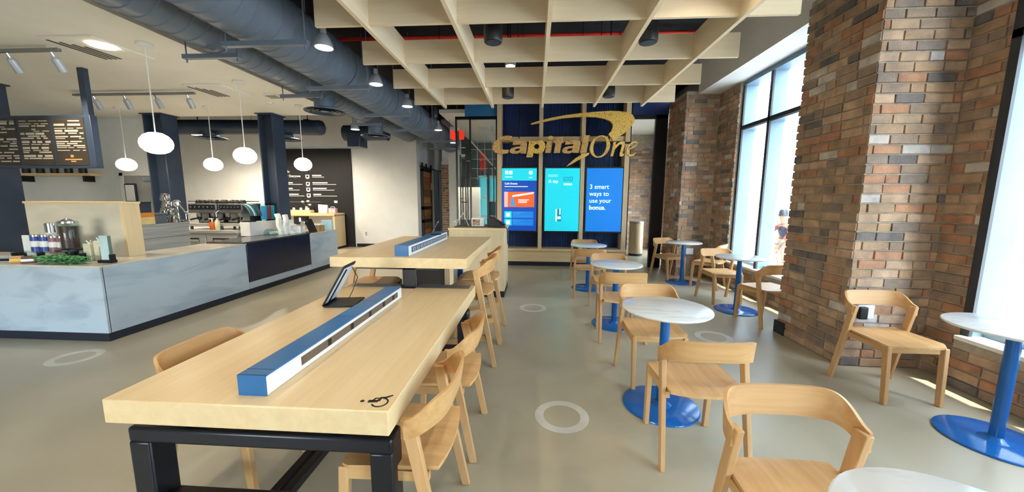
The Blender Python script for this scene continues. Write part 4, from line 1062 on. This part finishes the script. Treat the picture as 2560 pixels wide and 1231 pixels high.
gd_ = thing('juice_press', 'polished steel press with a lever beside the milk pitchers', 'press', (-5.36, 5.08, 1.131) if False else (-5.20+.0-.16, 5.06, 1.131))
ob('column', MB().rod((0, 0, 0), (0, 0, .30), .022, n=12), CHROME, gd_); ob('base', MB().box(-.07, .07, -.05, .06, 0, .03), CHROME, gd_, bev=.006)
ob('lever', MB().rod((0, 0, .30), (.16, 0, .10), .014, .01, 10), CHROME, gd_); ob('cup_head', MB().lathe([(.01, .22), (.05, .25), (.05, .30), (.02, .33)], 18), CHROME, gd_)

# pale splash box on the navy top and what stands on it
spb = tag(ob('splash_box', MB().box(-.18, 0, -.52, .33, 0, .245), mat('pale_splash', (222, 220, 216), .4, rgb2=(206, 204, 202), scale=(3, 3, 3)), None, (-4.99, 6.47, .8245), bev=.004), 'pale splash box on the navy top in front of the steel column', 'splash guard')
fan = thing('menu_rack', 'rack of curved teal and grey leaflets beside the espresso machines', 'leaflet rack', (-5.10, 6.02, 1.0705))
ob('foot', MB().box(-.06, .10, -.04, .1, 0, .02), BLACKPLASTIC, fan, smooth=0)
for k, m in enumerate((mat('leaflet_grey', (118, 124, 128), .5), TEALW, mat('leaflet_white', (206, 210, 210), .5), TEALW, mat('leaflet_dark', (40, 62, 70), .5))):
    top, bot = [], []
    for i in range(9):
        a = i/8*1.25; R_ = .24
        x = -.06+.02*k+R_*(math.sin(a))*.8; z = .02+.30*math.cos(a)
        top.append([(x, -.04+.02*k, z), (x, .08+.012*k, z)]); bot.append([(x-.006, -.04+.02*k, z-.006), (x-.006, .08+.012*k, z-.006)])
    ob('leaflet', MB().shell(top, bot), m, fan)
bg = thing('bag_display', 'clear case of blue and red coffee bags on the splash box', 'display case', (-5.08, 6.52, 1.0705))
ob('case', MB().box(-.085, .085, -.14, .14, 0, .005).box(-.085, .085, .135, .14, 0, .33).box(-.085, -.08, -.14, .14, 0, .33), GLASSD, bg, smooth=0)
ob('front_glass', MB().box(.08, .085, -.14, .14, .005, .33), GLASSD, bg, smooth=0)
for k, m in enumerate((mat('bag_blue', (58, 140, 186), .5), RED, mat('bag_teal', (70, 166, 190), .5))):
    ob('coffee_bag', MB().beam((.0, -.10+.09*k, .02), (.015, -.11+.09*k, .28), .11, .05), m, bg, bev=.01)

nb = thing('napkin_bag_stack', 'crumpled stack of white paper bags on the navy top', 'paper bags', (-4.68, 6.38, .8245))
for k, (dx, dy, h, w, a) in enumerate(((-.03, -.05, .38, .09, -.25), (.0, .03, .36, .08, .1), (.04, .12, .26, .10, .05), (.03, .20, .17, .11, 0))):
    t_, b_ = [], []
    for i in range(6):
        z = h*i/5; x = dx+a*z*.5+.012*math.sin(i*2+k)
        t_.append([(x+.035, dy-w/2+.008*math.sin(i*3+k), z), (x+.045, dy, z+.01*(i == 5)), (x+.035, dy+w/2, z)])
        b_.append([(x-.02, dy-w/2, z), (x-.03, dy, z), (x-.02, dy+w/2, z)])
    ob('paper_bag', MB().shell(t_, b_), LABW, nb, smooth=.3)
cx = thing('cup_carton', 'white open carton of lids beside the white paper bags', 'carton', (-4.60, 6.66, .8245))
ob('carton', MB().box(-.10, .10, -.07, .08, 0, .12), LABW, cx, bev=.004)
ob('flap', MB().beam((.10, -.06, .12), (.16, -.06, .16), .1, .004), LABW, cx, smooth=0)
pd = tag(ob('plate_stack', MB().lathe([(.07, 0), (.085, .012), (.085, .02), (.078, .024), (.086, .034), (.086, .042), (.08, .046)], 24), LABW, None, (-4.86, 6.36, .8245)), 'short stack of white plates in front of the pale splash box', 'plates')
pd2 = tag(ob('pastry_dome', MB().lathe([(.10, 0), (.10, .05), (.085, .09), (.05, .115), (.01, .12)], 24), GLASSD, None, (-4.78, 6.15, .8245)), 'small clear pastry dome on the navy top', 'cake dome')
ps = thing('point_of_sale', 'black payment tablet leaning on the far end of the bar', 'payment tablet', (-4.55, 7.0, .8005))
ob('stand', MB().box(-.08, .06, -.08, .1, 0, .02), BLACKPLASTIC, ps, bev=.005)
ob('tablet', MB().beam((.03, .02, .0), (-.08, .02, .27), .24, .02), BLACKPLASTIC, ps, bev=.005)
ob('reader', MB().box(-.14, -.04, -.14, -.04, .16, .24), CHROME, ps, bev=.01)
bs = thing('snack_basket', 'tan woven box with a pale rim on the far end of the bar', 'basket', (-4.62, 7.28, .8005))
ob('body', MB().box(-.13, .12, -.09, .10, 0, .13), mat('tan_weave', (190, 160, 112), .8, rgb2=(120, 92, 56), scale=(60, 60, 90)), bs, bev=.004)
ob('rim', MB().box(-.15, .14, -.10, .11, .13, .155), WHITELAM, bs, bev=.004)
lb = tag(ob('end_board', MB().box(-.13, .10, -.04, .04, 0, .22), mat('pale_blue_board', (164, 196, 214), .5, rgb2=(170, 202, 220)), None, (-4.54, 7.58, .8005), bev=.004), 'pale blue upright board at the far end of the bar', 'board')

# ------------------------------------------------------------------ merchandise at the near corner of the bar
MERCH = []
mg = thing('acrylic_sign_holder', 'white panel with a pale edge among the boxed goods by the screen', 'sign holder', (-5.62, 3.62, .8005))
ob('panel', MB().box(-.10, .02, -.01, .01, .02, .27), LABW, mg, bev=.002); ob('foot', MB().box(-.1, .02, -.04, .04, 0, .02), LABW, mg, smooth=0)
def tin(label, x, y, m, h=.16, r_=.045, z=.8005):
    t = thing('coffee_tin', label, 'tin', (x, y, z), 0, 'coffee tins on the bar corner')
    ob('body', MB().lathe([(r_, 0), (r_, h)], 18), m, t); ob('lid', MB().lathe([(r_*1.04, h), (r_*1.04, h+.018), (r_*.9, h+.022)], 18), CHROME, t)
    ob('label_band', MB().lathe([(r_*1.015, h*.3), (r_*1.015, h*.7)], 18, caps=False), LABW, t)
    return t
BL = mat('tin_blue', (48, 72, 150), .35, rgb2=(40, 60, 130)); MV = mat('tin_mauve', (150, 96, 112), .4, rgb2=(130, 80, 98)); DK = mat('tin_brown', (92, 54, 44), .4, rgb2=(74, 44, 38))
BASE_Z = .905
rk = thing('merchandise_riser', 'low clear riser tray holding tins on the bar corner', 'tray', (-5.3, 3.62, .8005))
ob('shelf', MB().box(-.42, .40, -.12, .14, .09, .10), GLASSD, rk, smooth=0)
for x in (-.41, .37): ob('side', MB().box(x, x+.02, -.12, .14, 0, .09), BLACKPLASTIC, rk, smooth=0)
tin('dark blue tin at the white panel end of the riser', -5.53, 3.60, BL, z=.9012); tin('dark blue tin second on the riser, beside another blue one', -5.42, 3.60, BL, z=.9012)
tin('mauve tin on the riser beside the blue ones', -5.31, 3.60, MV, .15, z=.9012); tin('mauve tin on the riser beside the tall glass jar', -5.21, 3.60, MV, .15, z=.9012)
tin('silver tin raised behind the blue tins', -5.5, 3.72, CHROME, .28, .05, z=.9012); tin('silver tin raised behind the mauve tins', -5.36, 3.72, CHROME, .25, .05, z=.9012)
jr = thing('glass_jar', 'tall glass jar of brown beans with a silver lid on a black stand', 'jar', (-5.09, 3.58, .9305))
ob('glass', MB().lathe([(.075, 0), (.078, .01), (.078, .27), (.07, .285)], 24), GLASSD, jr)
ob('beans', MB().lathe([(.068, .012), (.068, .25)], 24), DK, jr)
ob('lid', MB().lathe([(.08, .285), (.08, .305), (.05, .312), (.015, .335)], 24), CHROME, jr)
jb = tag(ob('jar_stand', MB().lathe([(.10, 0), (.10, .015), (.05, .03), (.05, .105), (.12, .115), (.12, .129)], 24), BLACKPLASTIC, None, (-5.09, 3.47, .8005) if False else (-5.09, 3.58, .8005)), 'black round pedestal under the tall bean jar', 'stand')
def leafy(label, x0, x1, y0, y1, n, m, seed):
    rr = random.Random(seed); b = MB()
    for k in range(n):
        x, y, z = rr.uniform(x0, x1), rr.uniform(y0, y1), rr.uniform(.008, .075); L = rr.uniform(.03, .06); a = rr.uniform(0, 6.28); t_ = rr.uniform(-.5, .9)
        d = Vector((math.cos(a), math.sin(a), t_*.6)).normalized()*L; s_ = Vector((-math.sin(a), math.cos(a), 0))*L*.32; c = Vector((x, y, z))
        up = Vector((0, 0, .004))
        b.add([c, c+d*.5+s_, c+d, c+d*.5-s_, c+d*.5+up*2], [(0, 1, 4), (1, 2, 4), (2, 3, 4), (3, 0, 4)])
    o = ob('green_garland', b, m, None, (0, 0, .8005), smooth=0)
    return tag(o, label, 'garland', kind='stuff')
leafy('green leafy garland along the front of the bar corner', -5.22, -4.72, 3.36, 3.46, 420, mat('garland_green', (52, 120, 66), .6, rgb2=(96, 160, 96), scale=(30, 30, 30)), 5)
for k, (x, lb_) in enumerate(((-5.75, 'dark snack packet furthest along the front edge of the bar corner'), (-5.62, 'silver dark snack packet second along the front edge'), (-5.48, 'tan snack packet with yellow stripes at the front edge'), (-5.35, 'brown snack packet beside the green garland'))):
    t = thing('snack_packet', lb_, 'packet', (x, 3.40, .8005), .2*k, 'snack packets at the front edge')
    ob('pouch', MB().add([(-.055,-.02,0),(.055,-.02,0),(.055,.03,0),(-.055,.03,0),(-.05,.0,.075),(.05,.0,.075),(.05,.012,.075),(-.05,.012,.075)],[(0,3,2,1),(4,5,6,7),(0,1,5,4),(1,2,6,5),(2,3,7,6),(3,0,4,7)]), (BLACKPLASTIC, STAINLESS, mat('packet_tan', (178, 140, 100), .4), DK)[k], t, bev=.008)
    ob('stripe', MB().box(-.045, .045, -.0235, -.015, .02, .045), (CHROME, BLACKPLASTIC, mat('packet_yellow', (220, 180, 60), .4), LABW)[k], t, smooth=0)
bl = thing('notice_stand', 'pale blue card in a black foot at the end of the garland', 'sign holder', (-4.56, 3.50, .8005))
ob('card', MB().box(-.075, .03, -.006, .006, .03, .29), mat('pale_card', (190, 212, 216), .4, rgb2=(182, 204, 208)), bl, smooth=0)
ob('foot', MB().box(-.095, .06, -.03, .03, 0, .03).box(.03, .06, -.02, .02, .03, .09), BLACKPLASTIC, bl, smooth=0)
ob('edge', MB().box(.03, .04, -.012, .012, .03, .29), mat('green_edge', (96, 116, 104), .4), bl, smooth=0)
for k, (x, y, h) in enumerate(((-4.90, 3.60, .19), (-4.80, 3.62, .22), (-4.71, 3.60, .16))):
    t = thing('gift_box', ('cream ribboned gift bag beside the bean jar', 'tall cream gift bag with a bow', 'low tan gift bag beside the pale blue card')[k], 'gift bag', (x, y, .8005))
    ob('bag', MB().box(-.042, .042, -.03, .03, 0, h), mat('gift_cream_%s' % 'abc'[k], ((214, 206, 176), (222, 214, 190), (176, 152, 110))[k], .6, rgb2=((196, 188, 156), (204, 196, 170), (156, 132, 92))[k], scale=(40, 40, 40)), t, bev=.004)
    ob('bow', MB().tube([(-.03, 0, h+.03), (0, 0, h), (.03, 0, h+.035), (.01, .01, h+.01)], .006, 6), LABW, t)

# ------------------------------------------------------------------ black menu wall and condiment station
mw = thing('menu_wall', 'full height black wall panel with white menu lettering', 'wall panel', (-7.0, 10.66, 0))
ob('panel', MB().box(-1.12, 1.45, 0, .04, 0, 2.97), DARKWALL, mw, smooth=0)
txt('heading', 'Accessible', .095, (-.90, -.002, 2.265), LABW, mw, bold=.002)
txt('heading', 'for Everyone', .095, (-.66, -.002, 2.13), LABW, mw, bold=.002)
for k, z in enumerate((2.15, 1.93, 1.76, 1.58)):
    ob('menu_icon', MB().box(.0, .12, -.004, 0, z-.05, z+.05).box(.02, .10, -.004, 0, z-.07, z-.05), LABW, mw, smooth=0)
    ob('menu_icon_detail', MB().box(.03, .09, -.006, -.004, z-.03, z+.03), DARKWALL, mw, smooth=0)
    ob('menu_line', MB().box(.21, (.50, .68, .64, .46)[k], -.003, 0, z+.012, z+.045).box(.21, (.58, .95, .88, .96)[k], -.003, 0, z-.028, z-.014), LABW, mw, smooth=0)
for k, z in enumerate((1.93, 1.76, 1.58)):
    ob('menu_line', MB().box(-.72, (-.42, -.44, -.26)[k], -.003, 0, z+.012, z+.045).box(-.72, (-.12, -.22, -.08)[k], -.003, 0, z-.028, z-.014), LABW, mw, smooth=0)
ob('menu_rule', MB().box(-.9, .42, -.003, 0, 1.372, 1.382), mat('grey_print', (120, 120, 122), .6), mw, smooth=0)
ob('switch_plate', MB().box(.86, .96, -.008, 0, 1.35, 1.42), LABW, mw, smooth=0)
ob('plinth', MB().box(-1.12, 1.46, -.02, 0, 0, .08), KICK, mw, smooth=0)
cs = thing('condiment_station', 'wood framed condiment station before the black menu wall', 'cabinet', (-6.65, 10.33, 0))
ob('side_panel', MB().box(.78, .84, -.28, .28, .06, 1.0), MAPLE_Z, cs, smooth=0)
ob('side_panel', MB().box(-1.2, -1.14, -.28, .28, .06, 1.0), MAPLE_Z, cs, smooth=0)
ob('top', MB().box(-1.2, .84, -.29, .29, .98, 1.05), MAPLE_X, cs, bev=.003)
ob('shelf', MB().box(-1.14, .78, -.24, .26, .52, .55), WHITELAM, cs, smooth=0)
ob('back_panel', MB().box(-1.14, .78, .25, .27, .06, .98), WHITELAM, cs, smooth=0)
ob('plinth', MB().box(-1.2, .84, -.26, .28, 0, .06), KICK, cs, smooth=0)
ob('bin_front', MB().box(-.42, -.05, -.25, -.1, .72, .96), BLACKPLASTIC, cs, smooth=0); ob('bin_label', MB().box(-.26, -.2, -.253, -.25, .8, .93), LABW, cs, smooth=0)
tr = thing('condiment_tray', 'wooden tray of small jars on the condiment station', 'tray', (-7.0, 10.28, 1.0505))
ob('box', MB().box(-.35, .38, -.10, .10, 0, .09), MAPLE_X, tr, smooth=0)
for k in range(6): ob('jar', MB().lathe([(.035, .09), (.035, .14), (.025, .16)], 12, (-.28+k*.11, -.02, 0)), LABW if k % 2 else GLASSD, tr)
fl_ = thing('flower_vase', 'small vase with two white blossoms behind the condiment tray', 'vase', (-6.9, 10.45, 1.0505))
ob('vase', MB().lathe([(.05, 0), (.06, .08), (.03, .16), (.035, .19)], 16), LABW, fl_)
ob('stems', MB().tube([(0, 0, .18), (-.08, 0, .27), (-.11, 0, .31)], .006, 5).tube([(0, 0, .18), (.05, 0, .3), (.06, 0, .33)], .006, 5), mat('stem_green', (70, 96, 56), .6), fl_)
for x, z in ((-.11, .33), (.06, .35), (.11, .24)): ob('blossom', MB().lathe([(.01, -.03), (.04, -.01), (.045, .01), (.02, .03)], 10, (x, 0, z)), LABW, fl_)
pc = tag(ob('paper_pouch', MB().add([(-.13,-.05,0),(.13,-.05,0),(.13,.05,0),(-.13,.05,0),(-.15,-.02,.26),(.14,-.02,.24),(.14,.02,.24),(-.15,.02,.26)],[(0,3,2,1),(4,5,6,7),(0,1,5,4),(1,2,6,5),(2,3,7,6),(3,0,4,7)]), LABW, None, (-6.27, 10.28, 1.0505), bev=.01), 'white paper pouch standing on the condiment station', 'pouch')
pj = thing('pink_caddy', 'pink and white caddy at the end of the condiment station', 'caddy', (-5.98, 10.28, 1.0505))
ob('body', MB().box(-.11, .11, -.06, .06, 0, .15), mat('pink_caddy_paint', (206, 170, 172), .5, rgb2=(196, 158, 162)), pj, bev=.008)
for s in (-.05, .05): ob('card_window', MB().box(s-.03, s+.03, -.0625, -.06, .03, .11), LABW, pj, smooth=0)
ob('handle', MB().tube([(-.07, 0, .15), (-.05, 0, .19), (.05, 0, .19), (.07, 0, .15)], .007, 6), LABW, pj)
so_ = thing('wall_outlet', 'white wall socket low on the white back wall', 'socket', (-5.2, 10.695, .42))
ob('plate', MB().box(-.04, .04, -.008, .005, -.06, .06), LABW, so_, bev=.003); ob('slots', MB().box(-.015, .015, -.0095, -.008, .01, .04).box(-.015, .015, -.0095, -.008, -.04, -.01), KICK, so_, smooth=0)
for i, (n_, x, y, lb_) in enumerate((('wall_outlet', 2.96, 3.268, 'small black and white socket on the sunlit brick face'), ('wall_outlet', 3.05, 7.128, 'small pale socket on the far brick pillar'))):
    t = thing(n_, lb_, 'socket', (x, y, .52 if i == 0 else .5))
    ob('plate', MB().box(-.09, .05, -.012, .004, -.06, .06), LABW, t, bev=.003)
    if i == 0: ob('plug', MB().box(-.10, -.03, -.05, -.012, -.06, .05), BLACKPLASTIC, t, bev=.008)

# ------------------------------------------------------------------ ceiling fittings of the kitchen
def track(label, x0, x1, y, xs):
    t = thing('track_rail', label, 'track light rail', ((x0+x1)/2, y, 3.09), 0, 'track rails')
    w = (x1-x0)/2
    ob('rail', MB().box(-w, w, -.02, .02, -.03, .0), mat('track_grey', (120, 120, 118), .5) if 'track_grey' not in bpy.data.materials else bpy.data.materials['track_grey'], t, smooth=0)
    for s in (-w+.1, w-.1): ob('mount', MB().box(s-.02, s+.02, -.02, .02, 0, .03), LABW, t, smooth=0)
    for i, x in enumerate(xs):
        h = thing('track_spotlight', 'silver track spotlight on the %s, %s' % (label.split(' track')[0], ('first from the bar side', 'second from the bar side', 'third from the bar side', 'fourth from the bar side')[i]), 'spotlight', (x, y+.087, 2.875), 0, 'silver track spotlights')
        h.rotation_euler = (.45, 0, 0)
        ob('barrel', MB().lathe([(.036, 0), (.038, .01), (.037, .13), (.02, .155)], 18), SHADE, h)
        ob('lens', MB().lathe([(.032, .004), (.01, .005)], 18), LAMPGLOW, h)
        ob('arm', MB().rod((.0, 0, .15), (0, 0, .2), .012, n=8), CHROME, h)
        spot(h, (0, 0, -.02), 75, 110)
track('far kitchen track rail on the white ceiling', -7.2, -5.2, 5.38, (-5.33, -5.85, -6.37, -6.88))
track('near kitchen track rail above the bar', -7.2, -5.15, 3.78, (-5.25, -5.78))
def vent(label, pts, lit=False):
    t = thing('ceiling_vent', label, 'vent', pts, 0, 'white slotted ceiling vents')
    ob('frame', MB().box(-.30, .30, -.30, .30, -.02, -.001), CEILW, t, bev=.004)
    for k in range(4): ob('slot', MB().box(-.26+.06*k, -.23+.06*k, -.26+.06*k, .26, -.024, -.02), mat('slot_dark', (70, 70, 66), .7) if 'slot_dark' not in bpy.data.materials else bpy.data.materials['slot_dark'], t, smooth=0)
    if lit: ob('lamp_disc', MB().lathe([(.11, -.03), (.02, -.032)], 24, (.16, -.1, 0)), LAMPGLOW, t)
vent('square white ceiling vent with a lit round lamp in it', (-4.78, 3.86, 3.12), True)
vent('square white ceiling vent between the track rail and the second globe', (-4.82, 5.40, 3.12))
rd = thing('ceiling_vent', 'small round white vent near the edge of the white ceiling', 'vent', (-4.20, 5.72, 3.10))
ob('disc', MB().lathe([(.13, 0), (.13, .018)], 24), CEILW, rd)
for k in (-.06, 0, .06): ob('slot', MB().box(-.09, .09, k-.012, k+.012, -.003, 0), bpy.data.materials['slot_dark'], rd, smooth=0)
tag(ob('smoke_detector', MB().lathe([(.02, -.03), (.05, -.025), (.06, 0), (.06, .01)], 20), LABW, None, (-4.55, 6.1, 3.11)), 'small white smoke detector on the white ceiling', 'smoke detector')

# ------------------------------------------------------------------ pale floor rings
def ring(label, x, y, ro=.187, ri=.128):
    n = 56; b = MB()
    for r0, z in ((ro, .0008), (ri, .0008)): b.v += [(r0*math.cos(2*PI*k/n), r0*math.sin(2*PI*k/n), z) for k in range(n)]
    for r0 in (ro, ri): b.v += [(r0*math.cos(2*PI*k/n), r0*math.sin(2*PI*k/n), 0) for k in range(n)]
    b.f += [(k, (k+1) % n, n+(k+1) % n, n+k) for k in range(n)]
    b.f += [(2*n+k, 2*n+(k+1) % n, (k+1) % n, k) for k in range(n)]+[(n+k, n+(k+1) % n, 3*n+(k+1) % n, 3*n+k) for k in range(n)]
    tag(ob('floor_ring', b, RING, None, (x, y, .0003), smooth=0), label, 'floor marking', 'pale floor rings')
ring('pale ring inlaid in the floor of the aisle, nearest the viewer', .205, 2.33)
ring('pale ring inlaid in the floor of the aisle near the host desk', -.01, 4.81)
ring('pale ring inlaid in the floor before the big brick pillar', 1.98, 3.90)
ring('pale ring inlaid in the floor before the marble bar', -4.3, 2.93)
ring('pale ring in the floor beside the marble table at the bottom edge', 1.42, 1.12)

# ------------------------------------------------------------------ outside the windows
struct('ground_outside', MB().box(3.7, 40, -30, 40, -.5, -.35), PAVING, smooth=0)
fa = struct('building_outside', MB().box(13.0, 20, -6, 40, -.35, 16), STONEPALE, smooth=0)
for k in range(14):
    for z in range(8):
        y = 4+2.0*k
        ob('stone_panel', PANEL, None, fa, (13.0, y, -.35+z*1.25)) if (k or z) else None
        if not (k or z):
            PANEL = mesh('stone_panel', MB().box(-.05, 0, .02, 1.98, .02, 1.23), STONEPALE, smooth=0)
            ob('stone_panel', PANEL, None, fa, (13.0, y, -.35))
# cyclist passing outside
cyc = thing('bicycle', 'white bicycle standing on the pavement outside the window', 'bicycle', (6.05, 9.1, -.35), math.radians(205))
for x in (-.42, .42):
    ob('wheel', MB().tube([(x+.27*math.cos(a*PI/14), 0, .28+.27*math.sin(a*PI/14)) for a in range(28)], .022, 6, True), LABW, cyc)
    sp_ = MB()
    for k in range(6): sp_.rod((x, 0, .28), (x+.26*math.cos(k*PI/3), 0, .28+.26*math.sin(k*PI/3)), .004, n=4)
    ob('spokes', sp_, CHROME, cyc)
ob('frame', MB().tube([(-.42, 0, .28), (-.1, 0, .28), (.30, 0, .62), (-.18, 0, .64), (-.1, 0, .28)], .018, 6).tube([(-.42, 0, .28), (-.18, 0, .64), (-.2, 0, .74)], .015, 6).tube([(.42, 0, .28), (.30, 0, .62), (.27, 0, .80)], .016, 6), LABW, cyc)
ob('saddle', MB().box(-.30, -.10, -.06, .06, .73, .77), BLACKPLASTIC, cyc, bev=.02)
ob('handlebar', MB().tube([(.34, -.22, .82), (.27, -.1, .80), (.27, .1, .80), (.34, .22, .82)], .014, 6), BLACKPLASTIC, cyc)
def skin_body(name, joints, edges, m, parent):
    me = bpy.data.meshes.new(name); me.from_pydata([j[:3] for j in joints], edges, [])
    o = bpy.data.objects.new(name, me); COL.objects.link(o); o.parent = parent
    md = o.modifiers.new('skin', 'SKIN')
    for i, j in enumerate(joints):
        v = me.skin_vertices[0].data[i]; v.radius = (j[3], j[3]); v.use_root = (i == 0)
    o.modifiers.new('sub', 'SUBSURF').levels = 1; o.modifiers['sub'].render_levels = 1
    me.materials.append(m); me.shade_smooth()
    return o
SKIN = mat('skin_tone', (128, 86, 64), .6); TAN = mat('tan_cloth', (122, 96, 68), .8); NAVYC = mat('navy_cloth', (14, 14, 34), .8); DRED = mat('dark_red_cloth', (84, 22, 24), .8)
pe = thing('person', 'person in dark cap, red sleeves, navy vest and tan shorts on the white bicycle', 'person', (6.05, 9.1, -.35), math.radians(205))
J = [(-.19, 0, .84, .12), (-.14, 0, 1.0, .115), (-.05, 0, 1.18, .13), (.0, 0, 1.28, .07), (.02, 0, 1.34, .05), (.05, 0, 1.44, .085), (.06, 0, 1.52, .08),
     (-.02, .15, 1.22, .055), (.12, .22, 1.05, .04), (.31, .20, .87, .03), (.36, .20, .86, .028), (-.02, -.15, 1.22, .055), (.12, -.22, 1.05, .04), (.31, -.20, .87, .03), (.36, -.20, .86, .028),
     (-.14, .09, .80, .085), (.14, .10, .66, .06), (.0, .10, .32, .042), (.08, .10, .27, .035), (-.14, -.09, .80, .085), (.10, -.10, .52, .06), (-.1, -.10, .20, .042), (-.02, -.10, .15, .035)]
E_ = [(0,1),(1,2),(2,3),(3,4),(4,5),(5,6),(2,7),(7,8),(8,9),(9,10),(2,11),(11,12),(12,13),(13,14),(0,15),(15,16),(16,17),(17,18),(0,19),(19,20),(20,21),(21,22)]
skin_body('body', J, E_, SKIN, pe)
skin_body('shirt', [(-.19, 0, .86, .135), (-.14, 0, 1.0, .135), (-.05, 0, 1.18, .15), (.0, 0, 1.27, .085)], [(0,1),(1,2),(2,3)], NAVYC, pe)
skin_body('sleeve', [(-.02, .13, 1.22, .07), (.12, .22, 1.05, .052), (.29, .20, .885, .04)], [(0,1),(1,2)], DRED, pe)
skin_body('sleeve', [(-.02, -.13, 1.22, .07), (.12, -.22, 1.05, .052), (.29, -.20, .885, .04)], [(0,1),(1,2)], DRED, pe)
skin_body('shorts', [(-.18, 0, .83, .135), (-.14, .09, .80, .10), (.10, .10, .68, .075), (-.14, -.09, .80, .10), (.05, -.10, .58, .075)], [(0,1),(1,2),(0,3),(3,4)], TAN, pe)
ob('cap', MB().lathe([(.10, 1.47), (.10, 1.56), (.075, 1.62), (.01, 1.64)], 18, (.05, 0, 0)).box(.12, .22, -.06, .06, 1.475, 1.49), BLACKPLASTIC, pe)
